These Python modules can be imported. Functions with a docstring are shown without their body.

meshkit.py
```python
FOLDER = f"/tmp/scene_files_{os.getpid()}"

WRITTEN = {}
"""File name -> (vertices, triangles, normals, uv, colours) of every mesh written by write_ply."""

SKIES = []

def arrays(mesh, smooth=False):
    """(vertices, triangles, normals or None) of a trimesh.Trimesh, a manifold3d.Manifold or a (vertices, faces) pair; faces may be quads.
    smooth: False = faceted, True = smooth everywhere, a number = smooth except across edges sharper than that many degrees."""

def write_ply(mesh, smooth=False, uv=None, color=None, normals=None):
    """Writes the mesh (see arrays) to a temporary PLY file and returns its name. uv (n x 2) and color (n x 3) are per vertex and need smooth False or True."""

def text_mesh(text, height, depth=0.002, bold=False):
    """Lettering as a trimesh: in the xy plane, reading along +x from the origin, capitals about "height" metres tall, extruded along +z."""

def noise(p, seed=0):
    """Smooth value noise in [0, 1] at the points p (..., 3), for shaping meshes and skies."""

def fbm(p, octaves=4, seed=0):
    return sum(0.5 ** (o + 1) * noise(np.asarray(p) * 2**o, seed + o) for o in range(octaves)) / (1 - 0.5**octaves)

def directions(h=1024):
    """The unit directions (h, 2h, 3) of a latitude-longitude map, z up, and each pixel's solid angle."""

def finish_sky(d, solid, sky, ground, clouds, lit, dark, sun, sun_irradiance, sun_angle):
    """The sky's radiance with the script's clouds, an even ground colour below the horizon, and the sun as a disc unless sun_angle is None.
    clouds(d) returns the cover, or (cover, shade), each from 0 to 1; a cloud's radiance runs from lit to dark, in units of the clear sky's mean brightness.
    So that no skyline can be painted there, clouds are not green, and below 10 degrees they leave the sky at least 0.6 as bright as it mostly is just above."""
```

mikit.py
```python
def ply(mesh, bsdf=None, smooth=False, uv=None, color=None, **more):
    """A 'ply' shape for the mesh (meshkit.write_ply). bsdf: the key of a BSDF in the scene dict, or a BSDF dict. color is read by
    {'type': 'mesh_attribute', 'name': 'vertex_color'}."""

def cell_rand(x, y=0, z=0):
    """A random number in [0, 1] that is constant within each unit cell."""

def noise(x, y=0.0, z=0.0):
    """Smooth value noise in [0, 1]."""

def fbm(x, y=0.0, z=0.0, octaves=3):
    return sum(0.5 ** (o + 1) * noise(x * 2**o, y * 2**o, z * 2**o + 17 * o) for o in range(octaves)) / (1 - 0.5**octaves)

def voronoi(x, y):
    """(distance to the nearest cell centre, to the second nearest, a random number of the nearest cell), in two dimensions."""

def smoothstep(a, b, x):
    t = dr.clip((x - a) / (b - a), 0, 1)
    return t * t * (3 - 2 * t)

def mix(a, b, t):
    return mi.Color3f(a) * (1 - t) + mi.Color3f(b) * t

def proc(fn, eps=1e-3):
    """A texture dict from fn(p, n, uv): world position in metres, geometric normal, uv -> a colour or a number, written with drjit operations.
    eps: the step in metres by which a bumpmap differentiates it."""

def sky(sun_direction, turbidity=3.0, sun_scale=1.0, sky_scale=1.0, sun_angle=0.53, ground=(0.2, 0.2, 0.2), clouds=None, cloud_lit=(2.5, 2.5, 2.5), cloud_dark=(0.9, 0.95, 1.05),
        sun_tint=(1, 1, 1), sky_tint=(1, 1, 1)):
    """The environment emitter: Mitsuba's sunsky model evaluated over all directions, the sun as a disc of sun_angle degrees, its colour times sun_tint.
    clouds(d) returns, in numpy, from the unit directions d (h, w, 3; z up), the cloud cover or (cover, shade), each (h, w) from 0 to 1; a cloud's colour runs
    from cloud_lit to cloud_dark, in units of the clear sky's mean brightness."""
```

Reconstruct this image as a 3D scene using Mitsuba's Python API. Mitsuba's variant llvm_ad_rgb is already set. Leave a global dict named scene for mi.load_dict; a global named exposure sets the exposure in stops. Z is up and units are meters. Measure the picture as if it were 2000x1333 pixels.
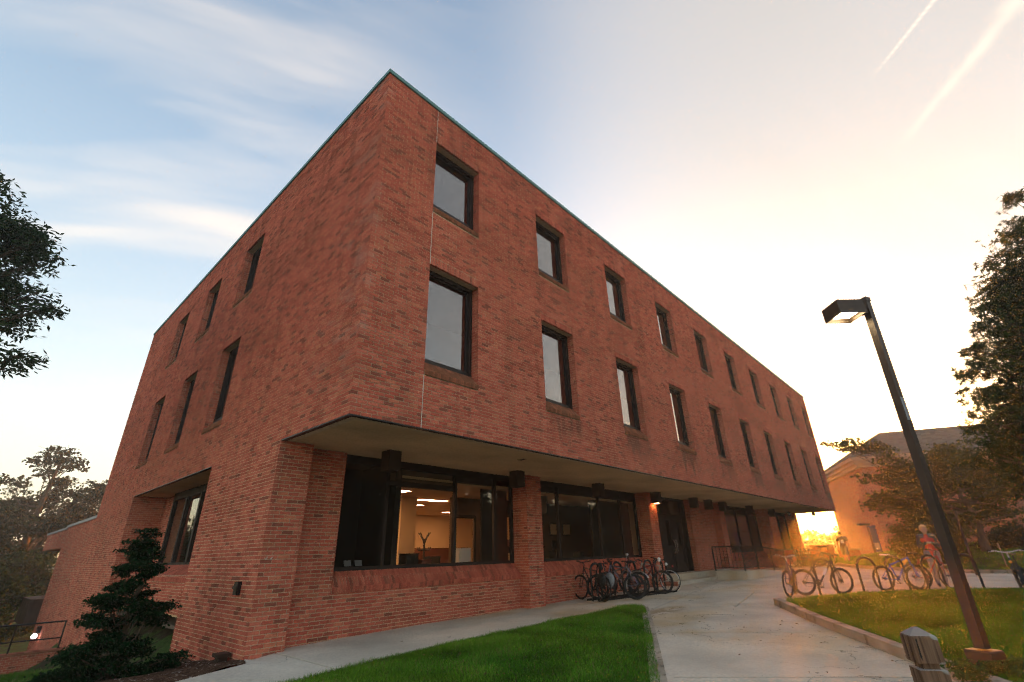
import math, random
import numpy as np, trimesh, mitsuba as mi, mikit, meshkit, manifold3d
import drjit as dr
from shapely.geometry import Polygon, box as sbox, LineString, Point
from shapely.ops import split, unary_union
import shapely
T = mi.ScalarTransform4f
rng = np.random.default_rng(7)
scene, labels = {}, {}

# ------------------------------------------------------------------ camera, sky, exposure, air
CAM = np.array([-3.6097, -6.734, 1.8333])
RIGHT, DOWN, FWD = (np.array(v) for v in ([0.678039, -0.734613, -0.024627], [0.286439, 0.294939, -0.911572], [0.676916, 0.611028, 0.410402]))
M = np.eye(4); M[:3, 0], M[:3, 1], M[:3, 2], M[:3, 3] = -RIGHT, -DOWN, FWD, CAM
HAZE = 0.0019
scene['camera'] = {'type': 'perspective', 'fov': 94.6057, 'fov_axis': 'x', 'near_clip': 0.05, 'far_clip': 3000.0, 'to_world': T(M), 'medium': {'type': 'ref', 'id': 'haze_air'}}
SUN = np.array([0.975, 0.2035, 0.0]); SUN /= np.linalg.norm(SUN); SUN = SUN * math.cos(math.radians(4.0)); SUN[2] = math.sin(math.radians(4.0))
exposure = 4.7


def smoothstep(a, b, x):
    t = np.clip((x - a) / (b - a), 0, 1)
    return t * t * (3 - 2 * t)


def clouds(d):
    x, y, z = d[..., 0], d[..., 1], np.maximum(d[..., 2], 0.04)
    p, q = x / (z + 0.12), y / (z + 0.12)
    a = math.radians(-28)
    s, t = p * math.cos(a) + q * math.sin(a), -p * math.sin(a) + q * math.cos(a)
    P = np.stack([s * 1.1, t * 5.2, 0 * s + 20.2], -1)
    P[..., 1] += 1.6 * meshkit.fbm(np.stack([s * 1.2, t * 1.2, 0 * s + 5], -1), 3, 2)
    wisp = meshkit.fbm(P + 0.5 * meshkit.fbm(P * 1.7 + 9, 3)[..., None], 6, 12)
    patch = meshkit.fbm(np.stack([p * 0.9, q * 0.9, 0 * p + 20.2], -1), 2, 23)
    c = np.clip((wisp - 0.46) / 0.30, 0, 1) ** 1.4 * np.clip((patch - 0.43) / 0.2, 0, 1) * 0.6
    c = c * np.clip((d[..., 2] - 0.03) / 0.15, 0, 1)

    def trail(a, b, w, amp, soft=0.0):
        a, b = np.array(a) / np.linalg.norm(a), np.array(b) / np.linalg.norm(b)
        n = np.cross(a, b); L = math.acos(float(a @ b)); n /= np.linalg.norm(n); e = np.cross(n, a)
        u = np.arctan2(d @ e, d @ a) / L
        rag = meshkit.fbm(d * 70, 3, 5)
        ww = w * (0.35 + 0.9 * np.clip(1 - u, 0, 1)) * (1 + soft * 2 * (rag - 0.5))
        return amp * np.exp(-((d @ n) / ww) ** 2) * np.clip(u * 6, 0, 1) * np.clip((1 - u) * 6 + 0.2, 0, 1) * (u > 0) * (u < 1.03) * (1 - soft * 0.5 + soft * (rag - 0.3))
    tr = 0 * c
    c0 = c; c = tr
    c = np.maximum(c, trail((.62, -.30, .72), (.75, -.08, .65), .0024, 1.0))
    c = np.maximum(c, trail((.60, -.40, .69), (.82, -.08, .56), .012, .75, .7))
    c = np.maximum(c, trail((.90, -.30, .36), (.94, -.06, .33), .006, .8, .3))
    c = np.maximum(c, trail((.90, -.32, .31), (.955, -.03, .28), .009, .6, .5))
    veil = 0.68 * smoothstep(0.70, 0.97, d @ (np.array([.70, -.26, .66]) / .997)) * (0.75 + 0.5 * (wisp - .4))
    tr = np.clip(c, 0, 1); c = 1 - (1 - c0) * (1 - np.clip(veil, 0, 1)) * (1 - tr)
    return np.clip(c, 0, 1), np.clip((0.15 * (1 - wisp) + 1.4 * veil) * (1 - 0.9 * tr), 0, 1)


scene['sky'] = mikit.sky(SUN.tolist(), turbidity=4.0, sun_scale=1.35, sky_scale=1.0, clouds=clouds, cloud_lit=(1.75, 1.48, 1.22), cloud_dark=(1.02, .90, .74), sun_tint=(1.0, 0.72, 0.45), sky_tint=(1.0, 0.985, 1.08), ground=(0.12, 0.12, 0.1))
scene['haze_air'] = {'type': 'homogeneous', 'albedo': {'type': 'rgb', 'value': [0.97, 0.93, 0.86]}, 'sigma_t': HAZE, 'phase': {'type': 'hg', 'g': 0.7}}

# ------------------------------------------------------------------ materials


def rgb(*c):
    return {'type': 'rgb', 'value': list(map(float, c))}


def bsdf(key, d):
    scene[key] = {'type': 'twosided', 'b': d}
    return key


def pri(key, color, rough=0.6, metal=0.0, spec=0.5, **k):
    return bsdf(key, {'type': 'principled', 'base_color': color if isinstance(color, dict) else rgb(*color), 'roughness': rough, 'metallic': metal, 'specular': spec, **k})


VC = {'type': 'mesh_attribute', 'name': 'vertex_color'}
N_, FB, SS, mix = mikit.noise, mikit.fbm, mikit.smoothstep, mikit.mix


def brick_fn(p, n, uv):
    old = SS(1.4, 1.6, uv.y)
    r1, r2 = uv.x, uv.y - 2 * old
    c = mix((0.45, 0.106, 0.070), (0.60, 0.182, 0.118), r1)
    c = mix(c, (0.20, 0.078, 0.055), SS(0.82, 0.97, r2) * 0.7)
    c = mix(c, (0.60, 0.23, 0.13), SS(0.14, 0.02, r2) * 0.5)
    c = mix(c, mix((0.15, 0.085, 0.045), (0.30, 0.12, 0.065), SS(0.3, 1.0, r1)), old * 0.8)
    g = FB(p.x * 60, p.y * 60, p.z * 90, 2)
    c = c * (0.72 + 0.56 * g)
    h = p.x + p.y
    w = FB(h * 0.7 + 3, p.z * 2.4, 1.0, 4)
    c = mix(c, c * mi.Color3f(0.66, 0.70, 0.66), SS(0.52, 0.68, w) * 0.4)
    run = FB(h * 5.5, p.z * 0.35, 4.0, 3)
    c = mix(c, c * mi.Color3f(0.75, 0.77, 0.76), SS(0.55, 0.72, run) * 0.6)
    # dark weathering that hangs below the window sills of the long front
    fx = (p.x - 1.389) / 3.6114
    fx = fx - dr.floor(fx)
    col = SS(-0.02, 0.06, fx) * SS(0.44, 0.36, fx)
    ragged = 4.0 + 0.75 * N_(p.x * 6, 3.0, 1.0)
    zz = SS(ragged - 0.15, ragged + 0.3, p.z) * SS(4.92, 4.90, p.z)
    st = col * zz * SS(0.2, 0.1, dr.abs(p.y)) * (0.4 + 0.6 * SS(0.3, 0.6, N_(p.x * 9, p.z * 1.3)))
    c = mix(c, (0.12, 0.055, 0.04), st * SS(3.0, 6.5, p.x) * 0.7)
    # pale lime bloom near the corner of the end wall
    lime = SS(0.52, 0.75, FB(p.y * 2.6, p.z * 5.0, 5.0, 4)) * SS(2.6, 0.3, p.y) * SS(0.2, 0.1, dr.abs(p.x)) * SS(3.9, 4.6, p.z) * N_(p.y * 5, p.z * 15.1)
    return mix(c, (0.55, 0.42, 0.36), lime * 0.3)


bsdf('brick_face', {'type': 'diffuse', 'reflectance': mikit.proc(brick_fn)})


def mortar_fn(p, n, uv):
    return mi.Color3f(0.62, 0.49, 0.33) * (0.65 + 0.6 * FB(p.x * 25, p.y * 25, p.z * 25, 2)) * (0.8 + 0.35 * FB(p.x * .6, p.y * .6, p.z * .6, 2))


bsdf('mortar', {'type': 'diffuse', 'reflectance': mikit.proc(mortar_fn)})


def far_brick_fn(p, n, uv):
    h = dr.select(dr.abs(n.x) > dr.abs(n.y), p.y, p.x)
    r = dr.floor(p.z / 0.0677)
    o = h / 0.2 + 0.5 * (r - 2 * dr.floor(r / 2))
    rr = mikit.cell_rand(o, r, 3)
    j = SS(0.10, 0.16, p.z / 0.0677 - r) * SS(0.03, 0.06, o - dr.floor(o))
    c = mix((0.26, 0.085, 0.055), (0.40, 0.145, 0.09), rr) * (0.75 + 0.5 * FB(p.x * .7, p.y * .7, p.z * .7, 3))
    return mix((0.33, 0.25, 0.17), c, j)


bsdf('far_brick', {'type': 'diffuse', 'reflectance': mikit.proc(far_brick_fn)})


def conc_fn(p, n, uv):
    c = mi.Color3f(0.56, 0.50, 0.41) * (0.72 + 0.5 * FB(p.x * 1.1, p.y * 1.1, 2.0, 4))
    c = c * (0.86 + 0.28 * FB(p.x * 38, p.y * 38, p.z * 38, 2))
    warm = SS(0.45, 0.7, FB(p.x * 0.45 + 7, p.y * 0.8, 0.5, 4)) * SS(3.5, 6.5, p.x)
    c = mix(c, c * mi.Color3f(0.93, 0.80, 0.60), warm * 0.9)
    rx, ry = p.x - 8.0, p.y + 0.75
    rust = SS(0.9, 0.2, dr.sqrt(rx * rx * 0.35 + ry * ry * 3.5)) * SS(0.3, 0.6, FB(p.x * 4, p.y * 8, 1.0, 3))
    c = mix(c, (0.24, 0.15, 0.075), rust * 0.65)
    q = dr.abs(dr.sqrt(dr.square(p.x - 6.6) + dr.square(p.y + 2.75)) - 1.5)
    skid = SS(0.055, 0.02, q) * SS(7.55, 7.75, p.x) * SS(-2.45, -2.2, p.y) * SS(-1.15, -1.4, p.y)
    c = c * (1 - 0.5 * skid)
    crack = dr.abs(FB(p.x * 0.9, p.y * 0.9, 9.0, 4) - 0.5)
    c = c * (1 - 0.55 * SS(0.0035, 0.001, crack) * SS(0.5, 0.6, N_(p.x * .35, p.y * .35 + 4)))
    spot = SS(0.93, 0.97, N_(p.x * 13, p.y * 13, 2.2))
    return c * (1 - 0.35 * spot)


bsdf('concrete', {'type': 'bumpmap', 'arbitrary': mikit.proc(lambda p, n, uv: FB(p.x * 50, p.y * 50, p.z * 50, 2), 2e-3), 'scale': 0.0022, 'b': {'type': 'diffuse', 'reflectance': mikit.proc(conc_fn)}})


def kerb_fn(p, n, uv):
    c = mi.Color3f(0.36, 0.31, 0.24) * (0.55 + 0.8 * FB(p.x * 3, p.y * 3, p.z * 6, 4))
    return mix(c, (0.09, 0.075, 0.05), SS(0.55, 0.75, FB(p.x * 7, p.y * 7, p.z * 3, 3)) * 0.7)


bsdf('kerb_stone', {'type': 'diffuse', 'reflectance': mikit.proc(kerb_fn)})


def soffit_fn(p, n, uv):
    c = mi.Color3f(0.66, 0.46, 0.26) * (0.7 + 0.55 * FB(p.x * 0.8, p.y * 1.2, 1.0, 4)) * (0.9 + 0.2 * N_(p.x * 40, p.y * 40))
    return c


bsdf('soffit_plaster', {'type': 'diffuse', 'reflectance': mikit.proc(soffit_fn)})


def wood_fn(p, n, uv):
    g = FB(p.x * 55, p.y * 55, p.z * 2.5, 3)
    c = mix((0.06, 0.036, 0.025), (0.19, 0.118, 0.078), SS(0.3, 0.7, g))
    c = mix(c, (0.29, 0.26, 0.24), SS(0.4, 0.9, n.z))
    paint = SS(0.66, 0.72, FB(p.x * 9, p.y * 9, p.z * 13 + 2, 2))
    return mix(c, (0.35, 0.38, 0.36), paint * 0.7)


bsdf('weathered_wood', {'type': 'bumpmap', 'arbitrary': mikit.proc(lambda p, n, uv: FB(p.x * 55, p.y * 55, p.z * 2.5, 3), 1e-3), 'scale': 0.006, 'b': {'type': 'diffuse', 'reflectance': mikit.proc(wood_fn)}})


def bark_fn(p, n, uv):
    return mix((0.05, 0.038, 0.028), (0.14, 0.105, 0.075), FB(p.x * 14, p.y * 14, p.z * 3, 3))


bsdf('bark', {'type': 'diffuse', 'reflectance': mikit.proc(bark_fn)})


def soil_fn(p, n, uv):
    c = mix((0.05, 0.04, 0.025), (0.055, 0.085, 0.025), SS(0.35, 0.55, FB(p.x * 2.5, p.y * 2.5, 1.0, 4)))
    return c * (0.6 + 0.8 * FB(p.x * 30, p.y * 30, 2.0, 2))


bsdf('turf_soil', {'type': 'diffuse', 'reflectance': mikit.proc(soil_fn)})


def mulch_fn(p, n, uv):
    f, s, r = mikit.voronoi(p.x * 38, p.y * 26)
    c = mix((0.05, 0.03, 0.02), (0.15, 0.085, 0.055), r) * (0.5 + 0.5 * SS(0.02, 0.18, s - f))
    return mix(c, (0.36, 0.30, 0.25), SS(0.95, 0.97, r))


bsdf('mulch', {'type': 'diffuse', 'reflectance': mikit.proc(mulch_fn)})
bsdf('slate', {'type': 'diffuse', 'reflectance': mikit.proc(lambda p, n, uv: mi.Color3f(0.12, 0.095, 0.08) * (0.85 + 0.3 * mikit.cell_rand(dr.floor(p.y / .3), dr.floor(p.z / .12), 1)))})
bsdf('trim_white', {'type': 'diffuse', 'reflectance': rgb(.34, .25, .19)})
bsdf('vertex_diffuse', {'type': 'diffuse', 'reflectance': VC})
pri('bronze_frame', mikit.proc(lambda p, n, uv: mi.Color3f(0.020, 0.014, 0.012) * (0.7 + 0.6 * FB(p.x * 5, p.y * 5, p.z * 5, 2))), 0.5, 0.0, 0.3)
pri('lamp_bronze', mikit.proc(lambda p, n, uv: mi.Color3f(0.045, 0.026, 0.017) * (0.6 + 0.8 * FB(p.x * 6, p.y * 6, p.z * 2.2, 3))), 0.5, 0.2)
pri('coping_copper', mikit.proc(lambda p, n, uv: mix((0.04, 0.15, 0.15), (0.09, 0.25, 0.235), FB(p.x * 1.5, p.y * 1.5, p.z * 3, 3))), 0.5)
pri('dark_metal', (0.012, 0.012, 0.013), 0.35, 0.2)
pri('black_rubber', (0.012, 0.012, 0.012), 0.7)
pri('steel', (0.55, 0.55, 0.56), 0.25, 1.0)
pri('seam_white', (0.62, 0.58, 0.5), 0.8)
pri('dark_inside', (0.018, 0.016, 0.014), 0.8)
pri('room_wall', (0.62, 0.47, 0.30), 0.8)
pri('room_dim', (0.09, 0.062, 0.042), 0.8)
pri('office_red', (0.16, 0.055, 0.035), 0.7)
pri('white_thing', (0.7, 0.68, 0.66), 0.5)
pri('signal_red', (0.45, 0.03, 0.025), 0.35)
pri('grey_paint', (0.22, 0.23, 0.25), 0.45)
pri('deep_blue', (0.012, 0.03, 0.16), 0.35)
PAINT = {}


def paint(r, g, b):
    k = 'paint_%02d%02d%02d' % (r * 99, g * 99, b * 99)
    if k not in PAINT:
        PAINT[k] = pri(k, (r, g, b), 0.3, 0.1, clearcoat=0.5)
    return k


for k_, ior in (('glass', 1.5), ('coated_glass', 1.95)):
    scene[k_] = {'type': 'thindielectric', 'int_ior': ior, 'specular_transmittance': rgb(.8, .78, .74) if k_ == 'glass' else rgb(.09, .08, .075)}
scene['leaf'] = {'type': 'principledthin', 'base_color': VC, 'roughness': 0.55, 'diff_trans': 0.6}
scene['blade'] = {'type': 'principledthin', 'base_color': VC, 'roughness': 0.6, 'diff_trans': 0.6}

# ------------------------------------------------------------------ helpers
COUNT = {}


def numbered(name):
    n = COUNT.get(name, 0)
    COUNT[name] = n + 1
    return name if n == 0 else '%s_%03d' % (name, n)


def put(name, shape, parent=None):
    k = numbered((parent + '__' if parent else '') + name)
    scene[k] = shape
    return k


def thing(name, label, cat, group=None):
    k = numbered(name)
    labels[k] = {'label': label, 'category': cat}
    if group:
        labels[k]['group'] = group
    return k


def stuff(k):
    labels.setdefault(k, {})['kind'] = 'stuff'
    return k


def struct(k, label=None):
    labels.setdefault(k, {})['kind'] = 'structure'
    if label:
        labels[k]['label'] = label
    return k


class MB:
    def __init__(s):
        s.v, s.f, s.u, s.c, s.n = [], [], [], [], 0

    def add(s, v, f, uv=None, col=None):
        v, f = np.asarray(v, float), np.asarray(f, int)
        if f.shape[1] == 4:
            f = np.vstack([f[:, [0, 1, 2]], f[:, [0, 2, 3]]])
        s.v.append(v); s.f.append(f + s.n); s.n += len(v)
        if uv is not None: s.u.append(np.broadcast_to(uv, (len(v), 2)))
        if col is not None: s.c.append(np.broadcast_to(col, (len(v), 3)))
        return s

    def tm(s, m):
        return s.add(m.vertices, m.faces)

    def box(s, a, b, fr=None, **k):
        a, b = np.minimum(a, b), np.maximum(a, b)
        v = np.array([[x, y, z] for x in (a[0], b[0]) for y in (a[1], b[1]) for z in (a[2], b[2])], float)
        f = np.array([[0, 1, 3, 2], [4, 6, 7, 5], [0, 4, 5, 1], [2, 3, 7, 6], [0, 2, 6, 4], [1, 5, 7, 3]])
        if fr is not None:
            v = fr(v)
            if np.dot(np.cross(v[4] - v[0], v[2] - v[0]), v[1] - v[0]) < 0: f = f[:, ::-1]
        return s.add(v, f, **k)

    def tube(s, pts, r, n=6, cap=True, **k):
        p = np.asarray(pts, float); r = np.broadcast_to(r, (len(p),))
        t = np.gradient(p, axis=0); t /= np.linalg.norm(t, axis=1, keepdims=True) + 1e-12
        a = np.cross(t[0], [0, 0, 1.0] if abs(t[0][2]) < .9 else [1.0, 0, 0]); A = []
        for i in range(len(p)):
            a = a - t[i] * (a @ t[i]); a /= np.linalg.norm(a) + 1e-12; A.append(a)
        A = np.array(A); B = np.cross(t, A); an = np.arange(n) * 2 * np.pi / n + np.pi / n
        v = (p[:, None] + r[:, None, None] * (np.cos(an)[None, :, None] * A[:, None] + np.sin(an)[None, :, None] * B[:, None])).reshape(-1, 3)
        i, j = np.meshgrid(np.arange(len(p) - 1), np.arange(n), indexing='ij'); j2 = (j + 1) % n
        q = np.stack([i * n + j, i * n + j2, (i + 1) * n + j2, (i + 1) * n + j], -1).reshape(-1, 4)
        f = np.vstack([q[:, [0, 1, 2]], q[:, [0, 2, 3]]])
        if cap:
            m = len(v); v = np.vstack([v, p[:1], p[-1:]]); jj = np.arange(n); e = (len(p) - 1) * n
            f = np.vstack([f, np.stack([jj * 0 + m, (jj + 1) % n, jj], 1), np.stack([jj * 0 + m + 1, e + jj, e + (jj + 1) % n], 1)])
        return s.add(v, f, **k)

    def loop(s, c, ax, R, r, n=32, m=6, e1=None, **k):
        ax = np.asarray(ax, float) / np.linalg.norm(ax)
        e1 = np.cross(ax, [0, 0, 1.0] if abs(ax[2]) < .9 else [1.0, 0, 0]); e1 /= np.linalg.norm(e1); e2 = np.cross(ax, e1)
        A, B = np.meshgrid(np.arange(n) * 2 * np.pi / n, np.arange(m) * 2 * np.pi / m, indexing='ij')
        d = np.cos(A)[..., None] * e1 + np.sin(A)[..., None] * e2
        v = np.asarray(c) + d * (R + r * np.cos(B))[..., None] + ax * (r * np.sin(B))[..., None]
        i, j = np.meshgrid(np.arange(n), np.arange(m), indexing='ij'); i2, j2 = (i + 1) % n, (j + 1) % m
        return s.add(v.reshape(-1, 3), np.stack([i * m + j, i2 * m + j, i2 * m + j2, i * m + j2], -1).reshape(-1, 4), **k)

    def mesh(s):
        return np.vstack(s.v), np.vstack(s.f)

    def ply(s, mat, smooth=False, **k):
        return mikit.ply(s.mesh(), mat, smooth, uv=np.vstack(s.u) if s.u else None, color=np.vstack(s.c) if s.c else None, **k)


def extrude(poly, z0, z1):
    return trimesh.creation.extrude_polygon(poly, z1 - z0, engine='earcut').apply_translation([0, 0, z0])


def polys(g):
    return [q for q in getattr(g, 'geoms', [g]) if q.geom_type == 'Polygon' and q.area > 1e-5]


def rotz(a):
    c, s_ = math.cos(a), math.sin(a)
    return np.array([[c, -s_, 0], [s_, c, 0], [0, 0, 1.0]])


def frame(loc, heading=0.0, lean=0.0):
    m = np.eye(4); c, s_ = math.cos(lean), math.sin(lean)
    m[:3, :3] = rotz(heading) @ np.array([[1, 0, 0], [0, c, -s_], [0, s_, c]]); m[:3, 3] = loc
    return m


def gz(x, y):
    x, y = np.asarray(x, float), np.asarray(y, float)
    z = 0.45 + 0.01 * np.clip(x, -20, 40)
    z = z - 0.105 * np.clip(y - 2.0, 0, 32) * np.maximum(smoothstep(1.0, -0.3, x), smoothstep(19.8, 22, y))
    far = smoothstep(42, 110, np.hypot(x - 10, y))
    return z * (1 - far) + far * (-4.0)


# ------------------------------------------------------------------ ground
def build_ground():
    rr = np.concatenate([np.linspace(0.5, 50, 60), np.geomspace(52, 1500, 40)])
    th = np.linspace(0, 2 * np.pi, 121)[:-1]
    R, A = np.meshgrid(rr, th, indexing='ij')
    x, y = 8 + R * np.cos(A), R * np.sin(A)
    inside = (x > -0.2)
    z = gz(x, y) - 0.13
    v = np.stack([x, y, z], -1).reshape(-1, 3)
    n, m = len(rr), len(th)
    i, j = np.meshgrid(np.arange(n - 1), np.arange(m), indexing='ij'); j2 = (j + 1) % m
    f = np.stack([i * m + j, (i + 1) * m + j, (i + 1) * m + j2, i * m + j2], -1).reshape(-1, 4)
    k = put('ground', mikit.ply((v, f), 'turf_soil', True)); struct(k)


LAWN_L = Polygon([(-14, -4.0), (-6, -1.35), (-1.5, -0.1), (-.29, .11), (.45, .25), (1.57, .40), (3.0, .48), (5.01, .5), (6.89, .46), (8.2, .42), (8.50, .25), (8.46, .02), (7.22, -.74), (2.26, -3.52), (-3, -6.5), (-9, -9.9), (-14, -12.7)])
KERB_L = [(8.62, .42), (8.60, -.06), (6.4, -1.33), (3.68, -2.86), (2.31, -3.62), (-3, -6.63), (-9, -10.1)]
LAWN_R = Polygon([(9.93, -2.78), (11.03, -3.38), (12.0, -3.85), (12.9, -4.6), (14.2, -6.2), (14.6, -7.6), (14.8, -9.5), (14.8, -22), (-4, -22), (-9, -13.6), (0, -8.5), (3.95, -6.15), (5.10, -5.46), (7.6, -4.02)])
KERB_R = [(10.2, -2.55), (7.62, -3.93), (5.12, -5.4), (3.97, -6.08), (0, -8.4), (-9, -13.4)]
FAR_KERB = [(33.5, 2.9), (31, .8), (30.3, -.3), (27, -2.2), (24.8, -4.3), (23.85, -6), (23.6, -7.4), (23.4, -30)]


def build_pavement():
    outer = Polygon([(-14, -3.0), (-6, -.25), (-1.2, 1.44), (-.19, 1.82), (0.02, 2.4), (0.02, 3.02), (37, 3.02), (37, 3.0)] + FAR_KERB + [(-14, -30)])
    P = outer.difference(LAWN_L.buffer(0.02)).difference(LAWN_R.buffer(0.0))
    cuts = [[(8.33, -.27), (10.6, -2.9)], [(5.31, -2.13), (6.44, -4.1)], [(2.5, -3.61), (4.05, -5.9)], [(-.9, -5.4), (.7, -8)], [(8.36, -.33), (14.74, .92), (26, 3.1)], [(.53, 3.1), (.4, 0)], [(3.98, 3.1), (3.8, 0)], [(8.45, 3.1), (8.4, .3)], [(-3.4, 1.5), (-3.2, -.9)], [(12.2, 3.1), (12.15, .3)],
            [(13.0, .6), (14.3, -5.2)], [(18.2, 1.6), (19.2, -12)], [(22.8, 2.5), (23.6, -7)], [(14.0, -3.3), (30, -2.9)], [(9.4, -1.9), (13.4, -1.1)], [(26.6, 3.1), (27.2, -2.0)], [(16, -7.9), (26, -7.6)]]
    parts = [P]
    for c in cuts:
        L = LineString(c).buffer(0.016, cap_style=2)
        parts = [q for p_ in parts for q in polys(p_.difference(L))]
    base = put('pavement', mb_on(P, -0.09, 'turf_soil')); struct(base)
    for p_ in parts:
        m = extrude(p_.buffer(-0.004, join_style=2), -0.085, 0.0)
        v = np.array(m.vertices); v[:, 2] += gz(v[:, 0], v[:, 1]) + rng.uniform(-.004, .004)
        put('slab', mikit.ply((v, m.faces), 'concrete'), base)


def mb_on(P, dz, mat):
    m = extrude(P, -0.01, 0.0); v = np.array(m.vertices); v[:, 2] += gz(v[:, 0], v[:, 1]) + dz
    return mikit.ply((v, m.faces), mat)


def kerb(line, w, h, name, label, side, step=2.1):
    """w to the left (side=1) or right (-1) of the line; separate stones."""
    k = None
    L = LineString(line); n = int(L.length / step); root = numbered(name); struct(root, label)
    for i in range(n):
        a, b = i * step + .006, (i + 1) * step - .006
        pts = [L.interpolate(t) for t in sorted({a, b, *[L.project(Point(q)) for q in line if a < L.project(Point(q)) < b]})]
        q = LineString(pts); o = q.offset_curve(w * side)
        cs = list(q.coords) + list(o.coords)[::-1]
        m = extrude(Polygon(cs).buffer(0), -.2, h + rng.uniform(-.006, .006)); v = np.array(m.vertices)
        v[:, 2] += gz(v[:, 0], v[:, 1]); top = v[:, 2] > gz(v[:, 0], v[:, 1])
        c = Polygon(cs).centroid; v[top, :2] = v[top, :2] + (np.array([c.x, c.y]) - v[top, :2]) * 0.006
        put('stone', mikit.ply((v, m.faces), 'kerb_stone'), root)


def lawn_z_r(x, y):
    d = shapely.distance(shapely.points(x, y), LAWN_R.exterior)
    return gz(x, y) + .10 + .11 * smoothstep(0, 1.6, d) + .05 * (meshkit.noise(np.stack([x * .8, y * .8, x * 0], -1)) - .5)


def lawn_z_l(x, y):
    d = shapely.distance(shapely.points(x, y), LAWN_L.exterior)
    return gz(x, y) - .005 + .06 * smoothstep(0, .8, d) + .03 * (meshkit.noise(np.stack([x * .9, y * .9, x * 0], -1)) - .5)


def fk_dist(x, y):
    return shapely.distance(shapely.points(x, y), LineString(FAR_KERB))


FAR_LAWN = Polygon(FAR_KERB + [(80, -30), (80, 6), (40, 6), (37.5, 3.0)])


def lawn_z_f(x, y):
    d = fk_dist(x, y)
    return gz(x, y) + .1 + (0.10 + .42 * smoothstep(.8, -3.5, y)) * smoothstep(0, 6, d) + .3 * smoothstep(-2, -8, y) * smoothstep(2, 12, d) - .02 * np.clip(d - 14, 0, 60)


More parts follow.
